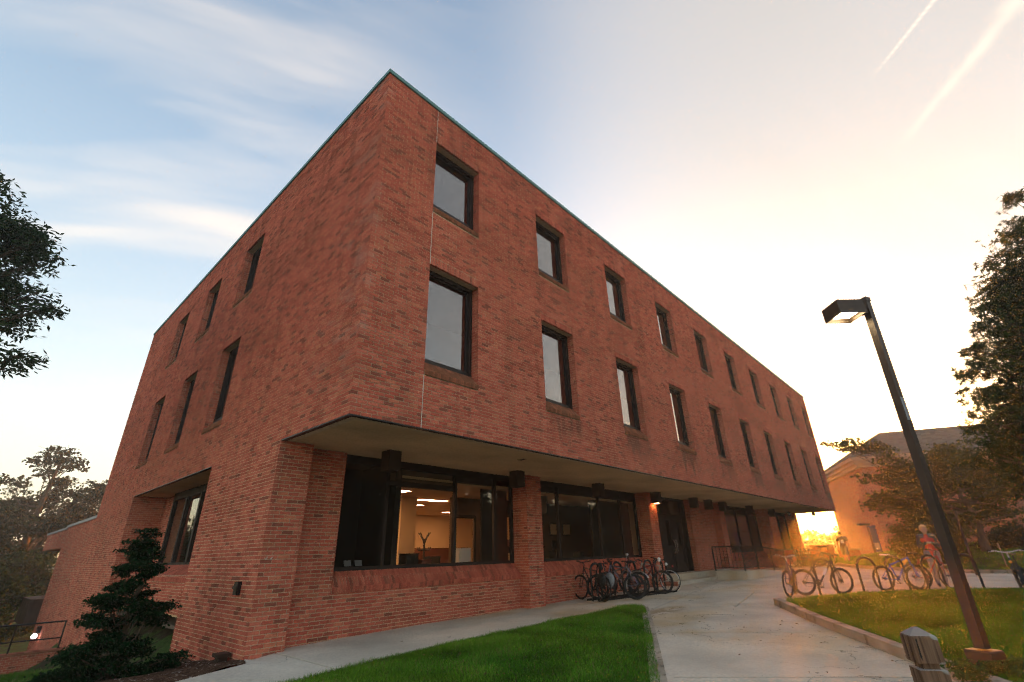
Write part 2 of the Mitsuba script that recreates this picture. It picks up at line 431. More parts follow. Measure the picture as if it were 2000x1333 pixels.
def lawn_surface(P, zf, name, mat, step, label):
    x0, y0, x1, y1 = P.bounds
    gx, gy = np.arange(x0, x1, step), np.arange(y0, y1, step)
    X, Y = np.meshgrid(gx, gy, indexing='ij'); p = np.stack([X.ravel(), Y.ravel()], 1)
    p = p[shapely.contains(P.buffer(-step * .4), shapely.points(p))]
    e = np.array([P.exterior.interpolate(t).coords[0] for t in np.arange(0, P.exterior.length, step)])
    p = np.vstack([e, p])
    from scipy.spatial import Delaunay
    t = Delaunay(p).simplices
    t = t[shapely.contains(P.buffer(1e-3), shapely.points(p[t].mean(1)))]
    v = np.column_stack([p, zf(p[:, 0], p[:, 1])])
    a = np.cross(v[t[:, 1]] - v[t[:, 0]], v[t[:, 2]] - v[t[:, 0]])[:, 2] < 0
    t[a] = t[a][:, ::-1]
    k = put(name, mikit.ply((v, t), mat, True)); struct(k, label)
    return k


def blades(P, zf, n, h, w, name, label, region=None, tint=(1, 1, 1), seed=1):
    g = np.random.default_rng(seed)
    R = P if region is None else P.intersection(region)
    x0, y0, x1, y1 = R.bounds
    x, y = g.uniform(x0, x1, n * 3), g.uniform(y0, y1, n * 3)
    ok = shapely.contains(R, shapely.points(x, y)); x, y = x[ok][:n], y[ok][:n]
    n = len(x)
    den = meshkit.fbm(np.stack([x * 1.7, y * 1.7, x * 0 + 3], -1), 3, 2)
    H = h * g.uniform(.45, 1.15, n) * (.55 + .9 * den)
    z = zf(x, y) - .012
    a = g.uniform(0, 2 * np.pi, n); la = g.uniform(0, 2 * np.pi, n); ln = g.uniform(.15, .8, n) * H
    W = w * g.uniform(.6, 1.3, n)
    d = np.stack([np.cos(a), np.sin(a), a * 0], -1) * W[:, None]
    l = np.stack([np.cos(la) * ln, np.sin(la) * ln, H * 0], -1)
    p0 = np.stack([x, y, z], -1)
    mid = p0 + l * .35 + np.array([0, 0, 1]) * (H * .6)[:, None]; tip = p0 + l + np.array([0, 0, 1]) * (H * np.where(ln > .6 * H, .82, 1))[:, None]
    v = np.stack([p0 - d, p0 + d, mid + d * .75, mid - d * .75, tip], 1).reshape(-1, 3)
    b = np.arange(n)[:, None] * 5
    f = np.vstack([b + [0, 1, 2], b + [0, 2, 3], b + [3, 2, 4]])
    c0 = np.array([.055, .145, .018]) * tint; c1 = np.array([.10, .22, .026]) * tint; c2 = np.array([.17, .16, .055])
    r = g.uniform(0, 1, n)[:, None]; dry = (g.uniform(0, 1, n) < .05 + .1 * (den > .6))[:, None]
    tone = meshkit.fbm(np.stack([x * .6, y * .6, x * 0 + 8], -1), 3, 6)[:, None]
    c = np.where(dry, c2, (c0 + (c1 - c0) * r) * (1 + (tone - .5) * np.array([.9, .3, .2]))) * (.42 + 1.15 * den)[:, None]
    k = put(name, mikit.ply((v, f), 'blade', False, color=np.repeat(c, 5, 0)))
    labels[k] = {'label': label, 'category': 'grass', 'kind': 'stuff'}


# ------------------------------------------------------------------ brickwork
BP, CH, GAP = 0.1985, 0.0662, 0.0115
Z0 = 3.9
VARIANTS = {}


class Wall:
    """A brick wall in the plane through org along U, facing N; openings are (u0, u1, z0, z1)."""

    def __init__(s, org, U, N, u0, u1, z0, z1, openings=(), thick=.25):
        s.org, s.U, s.N = np.array(org, float), np.array(U, float), np.array(N, float)
        s.u0, s.u1, s.z0, s.z1, s.op, s.thick = u0, u1, z0, z1, list(openings), thick
        s.Z = np.array([0, 0, 1.0])

    def at(s, u, d, z):
        return s.org + np.multiply.outer(u, s.U) + np.multiply.outer(d, s.N) + np.multiply.outer(z, s.Z)

    def layout(s):
        out = []
        k0 = int(math.floor((s.z0 - Z0) / CH + 1e-6)); k1 = int(math.ceil((s.z1 - Z0) / CH))
        for k in range(k0, k1):
            za, zb = max(Z0 + k * CH, s.z0), min(Z0 + (k + 1) * CH, s.z1)
            if zb - za < .02: continue
            zm = (za + zb) / 2
            sp = [(s.u0, s.u1)]
            for o in s.op:
                if o[2] < zm < o[3]:
                    sp = [q for a, b in sp for q in ((a, min(b, o[0])), (max(a, o[1]), b)) if q[1] - q[0] > 1e-4]
            off = BP * .5 * (k % 2)
            for a, b in sp:
                e = np.arange(math.floor((a - off) / BP) + 1, math.ceil((b - off) / BP)) * BP + off
                e = np.concatenate([[a], e[(e > a + .03) & (e < b - .03)], [b]])
                for p, q in zip(e[:-1], e[1:]):
                    out.append((p + (GAP / 2 if p > a else 0), q - (GAP / 2 if q < b else 0), za + GAP * .5, zb - GAP * .5))
        return np.array(out)

    def build(s, part, most=300, individual=True, back=True, seed=0, holes=None, under=None):
        g = np.random.default_rng(seed + 100)
        b = s.layout(); n = len(b)
        dep = g.uniform(-.0015, .0022, n); uv = g.uniform(0, 1, (n, 2))
        cen = s.at((b[:, 0] + b[:, 1]) / 2, 0, 0) + np.outer((b[:, 2] + b[:, 3]) / 2, s.Z)
        solo = np.zeros(n, bool)
        if individual:
            d = cen - CAM; dist = np.linalg.norm(d, axis=1); face = np.abs(d @ s.N) / dist
            px = d @ FWD
            u_ = 1000 + 922.68 * (d @ RIGHT) / np.maximum(px, .1); v_ = 666 + 922.68 * (d @ DOWN) / np.maximum(px, .1)
            size = face / dist ** 2 * ((px > .5) & (u_ > 0) & (u_ < 2000) & (v_ > 0) & (v_ < 1333))
            full = np.abs((b[:, 1] - b[:, 0]) - (BP - GAP)) < .002
            full &= np.abs(b[:, 3] - b[:, 2] - (CH - GAP)) < .002
            size = size * full
            pick = np.argsort(-size)[:most]; pick = pick[(size[pick] > 0) & (dist[pick] < 20)]
            solo[pick] = True
        key = under or numbered(part)
        if back:
            P = sbox(s.u0 + .012, s.z0, s.u1 - .012, s.z1)
            for o in (holes if holes is not None else s.op): P = P.difference(sbox(o[0] - .009, o[2] - .009, o[1] + .009, o[3] + .009))
            mb = MB()
            for q in polys(P):
                m = extrude(q, 0, 1); v = np.array(m.vertices)
                mb.add(s.at(v[:, 0], -.007 - (1 - v[:, 2]) * s.thick, v[:, 1]), m.faces if np.dot(np.cross(s.U, s.Z), s.N) > 0 else m.faces[:, ::-1])
            if under: put('mortar_bed', mb.ply('mortar'), under)
            else: scene[key] = mb.ply('mortar')
        rest = ~solo
        if rest.any():
            q = b[rest]; dd = dep[rest]; m = len(q)
            v = np.empty((m, 8, 3))
            for i, (iu, id_, iz) in enumerate([(a, c, e) for a in (0, 1) for c in (0, 1) for e in (0, 1)]):
                v[:, i] = s.org + np.outer(q[:, iu], s.U) + np.outer(np.where(id_, dd, -.0105), s.N) + np.outer(q[:, 2 + iz], s.Z)
            F = np.array([[2, 3, 7], [2, 7, 6], [0, 1, 3], [0, 3, 2], [4, 6, 7], [4, 7, 5], [0, 2, 6], [0, 6, 4], [1, 5, 7], [1, 7, 3]])
            if np.dot(np.cross(s.U, s.N), s.Z) < 0: F = F[:, ::-1]
            f = (np.arange(m)[:, None, None] * 8 + F).reshape(-1, 3)
            k = put('brickwork', mikit.ply((v.reshape(-1, 3), f), 'brick_face', False, uv=np.repeat(uv[rest], 8, 0)), key); stuff(k)
        if solo.any():
            for i in range(16):
                if i not in VARIANTS:
                    gg = np.random.default_rng(50 + i)
                    mb = MB().box((0, -.0105, 0), (BP - GAP, 0, CH - GAP), uv=((i % 8 + .5) / 8 if i < 13 else .5, gg.uniform(.12, .78) if i < 13 else (.9, .97, .02)[i - 13]))
                    VARIANTS[i] = mb.ply('brick_face')
            Mw = np.eye(4); Mw[:3, 0], Mw[:3, 1], Mw[:3, 2] = s.U, s.N, s.Z
            for i in np.nonzero(solo)[0]:
                Mi = Mw.copy(); Mi[:3, 3] = s.at(b[i, 0], dep[i], b[i, 2])
                put('brick', {**VARIANTS[int(g.integers(0, 16))], 'to_world': T(Mi)}, key)
        return key


def slope_bricks(mb, wall, ua, ub, poly, w, seed, old=0):
    """Bricks side by side along u with the section poly in (d, z)."""
    g = np.random.default_rng(seed); n = max(1, round((ub - ua) / w)); w = (ub - ua) / n
    for i in range(n):
        a, b = ua + i * w + .007, ua + (i + 1) * w - .007
        P = np.array(poly); j = g.uniform(-.002, .002)
        v = np.vstack([[wall.at(u, d, z + j) for d, z in P] for u in (a, b)]); m = len(P)
        f = [[i_, (i_ + 1) % m, m + (i_ + 1) % m, m + i_] for i_ in range(m)]
        fc = [[0, i_ + 1, i_] for i_ in range(1, m - 1)] + [[m, m + i_, m + i_ + 1] for i_ in range(1, m - 1)]
        uv = (g.uniform(0, 1), (2.3 if old else .36) + .6 * g.uniform(0, 1))
        mb.add(v, np.vstack([np.array(f)[:, [0, 1, 2]], np.array(f)[:, [0, 2, 3]], fc]), uv=uv)
    return mb


def sill(wall, ua, ub, zf, zb, db, parent, seed=0, name='sill', old=0):
    """Sloping brick sill: a rowlock nose, then two rows up to the frame at depth -db."""
    mb = MB(); z1 = zf + .105; zm, dm = z1 + (zb - z1) * .56, -db * .5
    slope_bricks(mb, wall, ua, ub, [(.022, zf + .002), (.022, z1 - .004), (-.06, z1 - .004), (-.06, zf + .002)], .0662 * .75, seed, old)
    slope_bricks(mb, wall, ua, ub, [(.012, z1 - .001), (dm + .005, zm - .004), (dm + .005, zm - .06), (.012, z1 - .055)], .0662, seed + 1, old)
    slope_bricks(mb, wall, ua, ub, [(dm - .004, zm), (-db, zb), (-db, zb - .06), (dm - .004, zm - .056)], .0662, seed + 2, old)
    k = put(name, mb.ply('brick_face'), parent)
    mo = MB()
    P = [(.004, zf), (.004, z1 - .02), (dm, zm - .014), (-db - .03, zb - .012), (-db - .03, zf)]
    v = np.vstack([[wall.at(u, d, z) for d, z in P] for u in (ua, ub)]); m = len(P)
    mo.add(v, [[i, (i + 1) % m, m + (i + 1) % m, m + i] for i in range(m)])
    put('joint', mo.ply('mortar'), k)


def window(wall, u0, u1, z0, z1, building, seed):
    """Lintel of soldier bricks, brick jambs, sloping sill, bronze frame and coated pane."""
    k = numbered(building + '__window')
    mb = MB(); slope_bricks(mb, wall, u0 - .0, u1 + .0, [(.003, z1 + .004), (.003, z1 + CH * 3 - .006), (-.05, z1 + CH * 3 - .006), (-.05, z1 + .004)], .0662, seed)
    put('lintel', mb.ply('brick_face'), k)
    db, rise = .20, .34
    sill(wall, u0, u1, z0, z0 + rise, db, k, seed, old=1)
    for side, un in ((u0, 1), (u1, -1)):
        jb = MB(); W = Wall(wall.at(side, 0, 0), -wall.N, wall.U * un, .0125, db + .1, z0, z1)
        b = W.layout(); uvs = rng.uniform(0, 1, (len(b), 2))
        for q, uv in zip(b, uvs):
            v = np.vstack([W.at(u, d, z) for u in q[:2] for d in (-.012, 0) for z in q[2:]])
            jb.add(v, [[0, 1, 3, 2], [4, 6, 7, 5], [2, 3, 7, 6], [0, 2, 6, 4], [1, 5, 7, 3]], uv=uv)
        put('jamb', jb.ply('brick_face'), k)
    fb = MB(); zb = z0 + rise
    L = lambda a, b, c, d, e, f: fb.box((a, c, e), (b, d, f), lambda v: wall.at(v[:, 0], -v[:, 1], v[:, 2]))
    L(u0, u1, db, db + .1, zb - .01, zb + .065); L(u0, u1, db, db + .1, z1 - .085, z1 + .005)
    for a, b in ((u0, u0 + .085), (u1 - .085, u1)): L(a, b, db, db + .1, zb + .065, z1 - .085)
    L(u0 + .085, u1 - .085, db + .045, db + .1, zb + .065, zb + .10); L(u0 + .085, u1 - .085, db + .045, db + .1, z1 - .12, z1 - .085)
    for a, b in ((u0 + .085, u0 + .12), (u1 - .12, u1 - .085)): L(a, b, db + .045, db + .1, zb + .10, z1 - .12)
    put('frame', fb.ply('bronze_frame'), k)
    gb = MB().add([wall.at(u, -db - .07, z) for u, z in ((u0 + .11, zb + .09), (u1 - .11, zb + .09), (u1 - .11, z1 - .11), (u0 + .11, z1 - .11))], [[0, 1, 2, 3]])
    put('pane', gb.ply('coated_glass'), k)
    return k


L_, W_, H_ = 35.67, 19.56, 7.86
WX = [1.389 + 3.6114 * i for i in range(10)]; WW = 1.375
WY = [6.28 + 3.514 * i for i in range(3)]; WYW = 1.40
LO, UP = (4.905, 7.336), (8.695, 10.73)
LINT = 3 * CH
BAY = (6.22, 13.75)


def boxpart(parent, name, mat, *boxes):
    ks = [put(name, MB().box(a, b).ply(mat), parent) for a, b in boxes]
    return ks[0]


def emit(shape, *c):
    return {**shape, 'emitter': {'type': 'area', 'radiance': rgb(*c)}}


def build_building():
    B = thing('brick_building', 'long red brick building with recessed ground floor, deep square windows and green roof edge', 'building')
    X, Y = np.array([1.0, 0, 0]), np.array([0, 1.0, 0])
    wins = [(x, x + WW, z[0], z[1]) for x in WX for z in (LO, UP)]
    lint = [(a, b, c, d + LINT) for a, b, c, d in wins]
    front = Wall((0, 0, 0), X, -Y, 0, L_, Z0, Z0 + H_, lint)
    front.build(B + '__front_wall', holes=wins, seed=1)
    boxpart(B, 'control_joint', 'seam_white', *[((WX[0] - .007, -.003, a), (WX[0] + .006, .004, b)) for a, b in ((Z0, LO[0]), (LO[1], UP[0]), (UP[1], Z0 + H_))])
    wl = [(y, y + WYW, z[0], z[1]) for y in WY for z in (LO, UP)]
    big = [(-1, 2.45, -9, Z0), (BAY[0], BAY[1], -9, Z0)]
    left = Wall((0, 0, 0), Y, -X, 0.013, W_, -2.4, Z0 + H_, [(a, b, c, d + LINT) for a, b, c, d in wl] + big)
    left.build(B + '__end_wall', holes=wl + big, seed=2)
    for i, o in enumerate(wins): window(front, *o, B, 200 + 7 * i)
    for i, o in enumerate(wl): window(left, *o, B, 500 + 7 * i)
    # roof edge, roof, hidden walls, floors
    t = Z0 + H_
    cop = put('roof', MB().box((.3, .3, t - .3), (L_ - .3, W_ - .3, t - .1)).ply('dark_inside'), B)
    cps = [((-.03 + i * 3.573, -.035, t), (-.03 + (i + 1) * 3.573 - .008, .3, t + .1)) for i in range(10)] + [((-.035, .302 + i * 3.21, t), (.3, .302 + (i + 1) * 3.21 - .008, t + .1)) for i in range(6)]
    boxpart(cop, 'coping', 'coping_copper', *cps, ((L_ - .3, .303, t), (L_ + .03, W_, t + .1)))
    boxpart(B, 'far_wall', 'far_brick', ((L_ - .25, .26, Z0), (L_ - .001, W_ - .3, t - .002)), ((.26, W_ - .25, -1), (L_ - .001, W_ - .02, t - .003)), ((L_ - .25, 2.8, 0), (L_ - .001, W_ - .3, Z0 - .002)))
    boxpart(B, 'core', 'dark_inside', ((3.2, 3.2, 4.2), (L_ - 3, W_ - 3, t - .4)))
    boxpart(B, 'floor_slab', 'dark_inside', ((.26, .26, Z0 + .12), (L_ - .26, W_ - .26, Z0 + .3)), ((.26, .26, 7.95), (L_ - .26, W_ - .26, 8.2)), ((.26, 14.2, .2), (L_ - .3, W_ - .3, .3)))
    # soffit in panels behind a dark steel edge
    boxpart(B, 'edge_angle', 'dark_metal', ((0.004, .004, Z0 - .014), (L_ - .004, .10, Z0 + .002)), ((.004, .10, Z0 - .014), (.10, 2.44, Z0 + .002)))
    so = boxpart(B, 'soffit', 'dark_inside', ((.1, .1, Z0 + .045), (L_ - .02, 3.2, Z0 + .11)))
    e = [.1, 4.3, 8.45, 12.57, 16.7, 20.6, 24.7, 28.8, 32.9, L_ - .02]
    for a, b in zip(e[:-1], e[1:]):
        boxpart(so, 'panel', 'soffit_plaster', ((a + .007, .1, Z0 + .012), (b - .007, 3.3, Z0 + .05)))
    boxpart(B, 'soffit_vent', 'dark_metal', ((5.1, .85, Z0 + .004), (5.2, 1.05, Z0 + .013)))
    # brick piers
    marks = MB()
    for x in (.07, .155):
        marks.tube([(x, 2.446, 1.875), (x + .02, 2.446, 1.845), (x + .05, 2.446, 1.885)], .006, 4)
    stuff(put('chalk_marks', marks.ply('seam_white'), B))
    for i, x in enumerate((0, 7.0, 14.2, 21.4, 28.65, 35.02)):
        k = Wall((0, 2.45, 0), X, -Y, x + (.013 if i == 0 else 0), x + .65, .1, Z0 + .012, thick=.6).build(B + '__pier', seed=10 + i)
        Wall((x + .65, 0, 0), Y, X, 2.463, 3.05, .1, Z0 + .012, thick=.05).build('', seed=20 + i, under=k, individual=False, back=False)
        if i: Wall((x, 0, 0), Y, -X, 2.463, 3.05, .1, Z0 + .012, thick=.05).build('', seed=30 + i, under=k, individual=False, back=False)
    # ground floor walls and glazing
    ZS, ZT = 1.22, 1.60
    bays = [(.65, 7.0, 1.55, 7.0, [1.55, 2.77, 4.83, 6.27, 7.0]), (7.65, 14.2, 7.65, 14.2, [7.65, 9.15, 11.55, 13.0, 14.2]), (22.05, 28.65, 22.05, 28.65, [22.05, 23.4, 25.3, 27.2, 28.65]), (29.3, 35.02, 29.3, 35.02, [29.3, 31.0, 33.2, 35.02])]
    for i, (a, b, o0, o1, ml) in enumerate(bays):
        w = Wall((0, 2.77, 0), X, -Y, a, b, .1, Z0 + .012, [(o0, o1, ZS, 9)])
        k = w.build(B + '__low_wall', seed=40 + i)
        kw = numbered(B + '__shop_window')
        sill(w, o0, o1, ZS, ZT, .22, kw, 60 + 5 * i)
        mb = MB(); y0, y1 = 2.985, 3.075
        for m in ml:
            c = min(max(m, o0 + .04), o1 - .04); mb.box((c - .04, y0, ZT - .01), (c + .04, y1, Z0))
        for c, d in zip(ml[:-1], ml[1:]):
            mb.box((c + .04, y0 + .003, ZT - .01), (d - .04, y1, ZT + .07)); mb.box((c + .04, y0 + .003, Z0 - .16), (d - .04, y1, Z0 + .012))
            if i == 0 and d == 4.83: mb.box((c + .04, y0 + .02, 3.34), (d - .04, y1, 3.46))
            if i == 1 or (i == 0 and d == 6.27): mb.box((c + .04, y0 + .02, 3.58), (d - .04, y1, Z0 - .16))
            if i == 2: mb.box((c + .04, y0 + .02, 2.62), (d - .04, y1, 2.68))
        put('frame', mb.ply('bronze_frame'), kw)
        for c, d in zip(ml[:-1], ml[1:]):
            put('pane', MB().add([[c + .03, 3.04, ZT + .05], [d - .03, 3.04, ZT + .05], [d - .03, 3.04, Z0 - .1], [c + .03, 3.04, Z0 - .1]], [[0, 1, 2, 3]]).ply('glass'), kw)
    w = Wall((0, 2.77, 0), X, -Y, 14.85, 21.4, .1, Z0 + .012, [(14.85, 18.7, .5, 9)])
    kj = w.build(B + '__low_wall', seed=47)
    Wall((18.7, 0, 0), Y, -X, 2.7825, 3.02, .5, Z0 + .012, thick=.05).build('', seed=48, under=kj, individual=False, back=False)
    # entrance doors
    E_ = numbered(B + '__entrance'); mb = MB(); y0, y1, zd = 3.0, 3.09, .97
    for x in (14.9, 16.05, 17.12, 18.14, 18.66): mb.box((x - .04, y0, zd), (x + .04, y1, Z0))
    mb.box((14.94, y0, 3.12), (18.62, y1, 3.22)); mb.box((14.94, y0, Z0 - .1), (18.62, y1, Z0 + .01)); mb.box((14.94, y0, zd), (16.01, y1, zd + .2))
    put('frame', mb.ply('bronze_frame'), E_)
    for a, b in ((14.94, 16.01), (16.09, 17.08), (17.16, 18.10)):
        put('transom_pane', MB().add([[a, 3.05, 3.22], [b, 3.05, 3.22], [b, 3.05, Z0 - .1], [a, 3.05, Z0 - .1]], [[0, 1, 2, 3]]).ply('glass'), E_)
    put('side_pane', MB().add([[14.94, 3.05, zd + .2], [16.01, 3.05, zd + .2], [16.01, 3.05, 3.12], [14.94, 3.05, 3.12]], [[0, 1, 2, 3]]).ply('glass'), E_)
    for a, b, h in ((16.1, 17.07, 17.0), (17.17, 18.09, 17.25)):
        d = numbered(E_ + '__door'); mb = MB()
        mb.box((a, 3.02, zd + .02), (a + .12, 3.07, 3.11)); mb.box((b - .12, 3.02, zd + .02), (b, 3.07, 3.11)); mb.box((a + .12, 3.02, zd + .02), (b - .12, 3.07, zd + .32)); mb.box((a + .12, 3.02, 2.98), (b - .12, 3.07, 3.11)); mb.box((a + .12, 3.02, 1.9), (b - .12, 3.07, 1.98))
        mb.box((a + .12, 3.045, zd + .32), (b - .12, 3.05, 1.9)); mb.box((a + .12, 3.045, 1.98), (a + .55, 3.05, 2.98))
        mb.tube([(h, 3.02, 1.75), (h, 2.95, 1.78), (h, 2.95, 2.15), (h, 3.02, 2.18)], .014, 6)
        scene[d] = mb.ply('bronze_frame')
    [put('handle', MB().tube([(x, 3.0, 1.7), (x, 2.93, 1.75), (x, 2.93, 2.15), (x, 3.0, 2.2)], .016, 6).ply('steel'), E_) for x in (17.04, 17.22)]
    mb = MB(); 
    for s_, (q0, q1) in ((0, (0, 2 * np.pi)),):
        an = np.linspace(q0, q1, 25); P = np.array([(15.22 + .14 * math.cos(t_), 3.03, 2.55 + .2 * math.sin(t_)) for t_ in an]); mb.tube(P, .03, 5)
    put('round_decal', mb.ply('white_thing'), E_)
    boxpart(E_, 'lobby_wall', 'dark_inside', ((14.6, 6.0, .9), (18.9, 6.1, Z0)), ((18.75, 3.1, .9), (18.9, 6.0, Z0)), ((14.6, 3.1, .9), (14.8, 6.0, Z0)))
    # rooms behind the ground floor glass
    R_ = boxpart(B, 'office_room', 'room_wall', ((3.0, 12.0, .5), (14.5, 12.15, Z0)), ((14.4, 3.2, .5), (14.55, 12.0, Z0)))
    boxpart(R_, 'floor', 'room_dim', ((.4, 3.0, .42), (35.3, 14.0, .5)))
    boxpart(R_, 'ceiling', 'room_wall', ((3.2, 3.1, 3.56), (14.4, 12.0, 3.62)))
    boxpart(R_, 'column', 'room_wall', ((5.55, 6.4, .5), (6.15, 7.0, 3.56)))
    boxpart(R_, 'dark_partition', 'dark_inside', ((.4, 4.6, .5), (3.25, 4.7, Z0)), ((3.05, 3.08, .5), (3.2, 4.6, Z0)), ((.3, 3.1, .5), (.45, 4.6, Z0)), ((22, 5, .5), (35.2, 5.1, Z0)), ((21.9, 3.1, .5), (22, 5, Z0)))  # partition added and coloured black so the panes in front look dark
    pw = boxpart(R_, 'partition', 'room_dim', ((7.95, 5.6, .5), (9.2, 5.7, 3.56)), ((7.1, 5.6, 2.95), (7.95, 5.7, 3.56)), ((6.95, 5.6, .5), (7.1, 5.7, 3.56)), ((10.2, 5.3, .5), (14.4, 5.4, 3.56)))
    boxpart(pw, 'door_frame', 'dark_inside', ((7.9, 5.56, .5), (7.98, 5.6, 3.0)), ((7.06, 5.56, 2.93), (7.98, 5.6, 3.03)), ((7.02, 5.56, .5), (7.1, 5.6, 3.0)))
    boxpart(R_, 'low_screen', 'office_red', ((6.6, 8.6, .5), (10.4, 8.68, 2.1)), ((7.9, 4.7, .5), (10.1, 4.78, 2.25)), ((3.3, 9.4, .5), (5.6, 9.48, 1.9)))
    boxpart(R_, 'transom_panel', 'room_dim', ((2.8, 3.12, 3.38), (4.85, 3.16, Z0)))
    boxpart(R_, 'dark_screen', 'dark_inside', ((6.25, 3.5, .5), (7.3, 3.56, 3.56)), ((9.2, 3.5, 3.0), (9.26, 5.6, 3.56)), ((11.6, 3.4, .5), (14.3, 3.46, 3.56)))  # dark panels added behind the glass to blacken the narrow panes
    # deep bay in the end wall
    zb = .73
    bw = Wall((.30, 0, 0), Y, -X, BAY[0], BAY[1], zb, 1.55); bw.build(B + '__bay_wall', seed=70)
    bk = numbered(B + '__bay_window')
    sill(bw, BAY[0], BAY[1], 1.4, 1.78, .5, bk, 90)
    Wall((.95, 0, 0), Y, -X, 12.3, BAY[1], 1.5, Z0 - .01).build(B + '__bay_wall', seed=71, individual=False)
    Wall((0, BAY[1], 0), X, -Y, .0125, 1.3, -2, Z0 - .01).build(B + '__bay_wall', seed=72, individual=False)
    Wall((0, BAY[0], 0), X, Y, .0125, 1.3, -2, Z0 - .01).build(B + '__bay_wall', seed=73, individual=False)
    mb = MB()
    for y in (6.3, 8.1, 9.55, 10.9, 12.25): mb.box((.82, y - .06, 1.7), (.93, y + .06, Z0))
    mb.box((.83, 6.24, 1.74), (.93, 12.3, 1.84)); mb.box((.83, 6.24, 3.68), (.93, 12.3, Z0 - .003))
    put('frame', mb.ply('bronze_frame'), bk)
    for a, b in ((6.3, 8.1), (8.1, 9.55), (9.55, 10.9), (10.9, 12.25)):
        put('pane', MB().add([[.88, a, 1.8], [.88, b, 1.8], [.88, b, 3.7], [.88, a, 3.7]], [[0, 3, 2, 1]]).ply('glass'), bk)
    boxpart(B, 'bay_soffit', 'soffit_plaster', ((.1, BAY[0], Z0 + .004), (1.3, BAY[1], Z0 + .1)))
    boxpart(B, 'bay_edge', 'dark_metal', ((.003, BAY[0], Z0 - .01), (.1, BAY[1], Z0 + .003)))
    boxpart(B, 'basement_wall', 'soffit_plaster', ((1.0, BAY[0] + .26, -2.4), (1.2, BAY[1] - .26, zb)), ((.32, BAY[0] + .02, zb - .04), (1.2, BAY[1] - .02, zb - .002)))
    boxpart(B, 'bay_inside', 'dark_inside', ((1.9, BAY[0], .6), (2.0, BAY[1], Z0)))
    return B


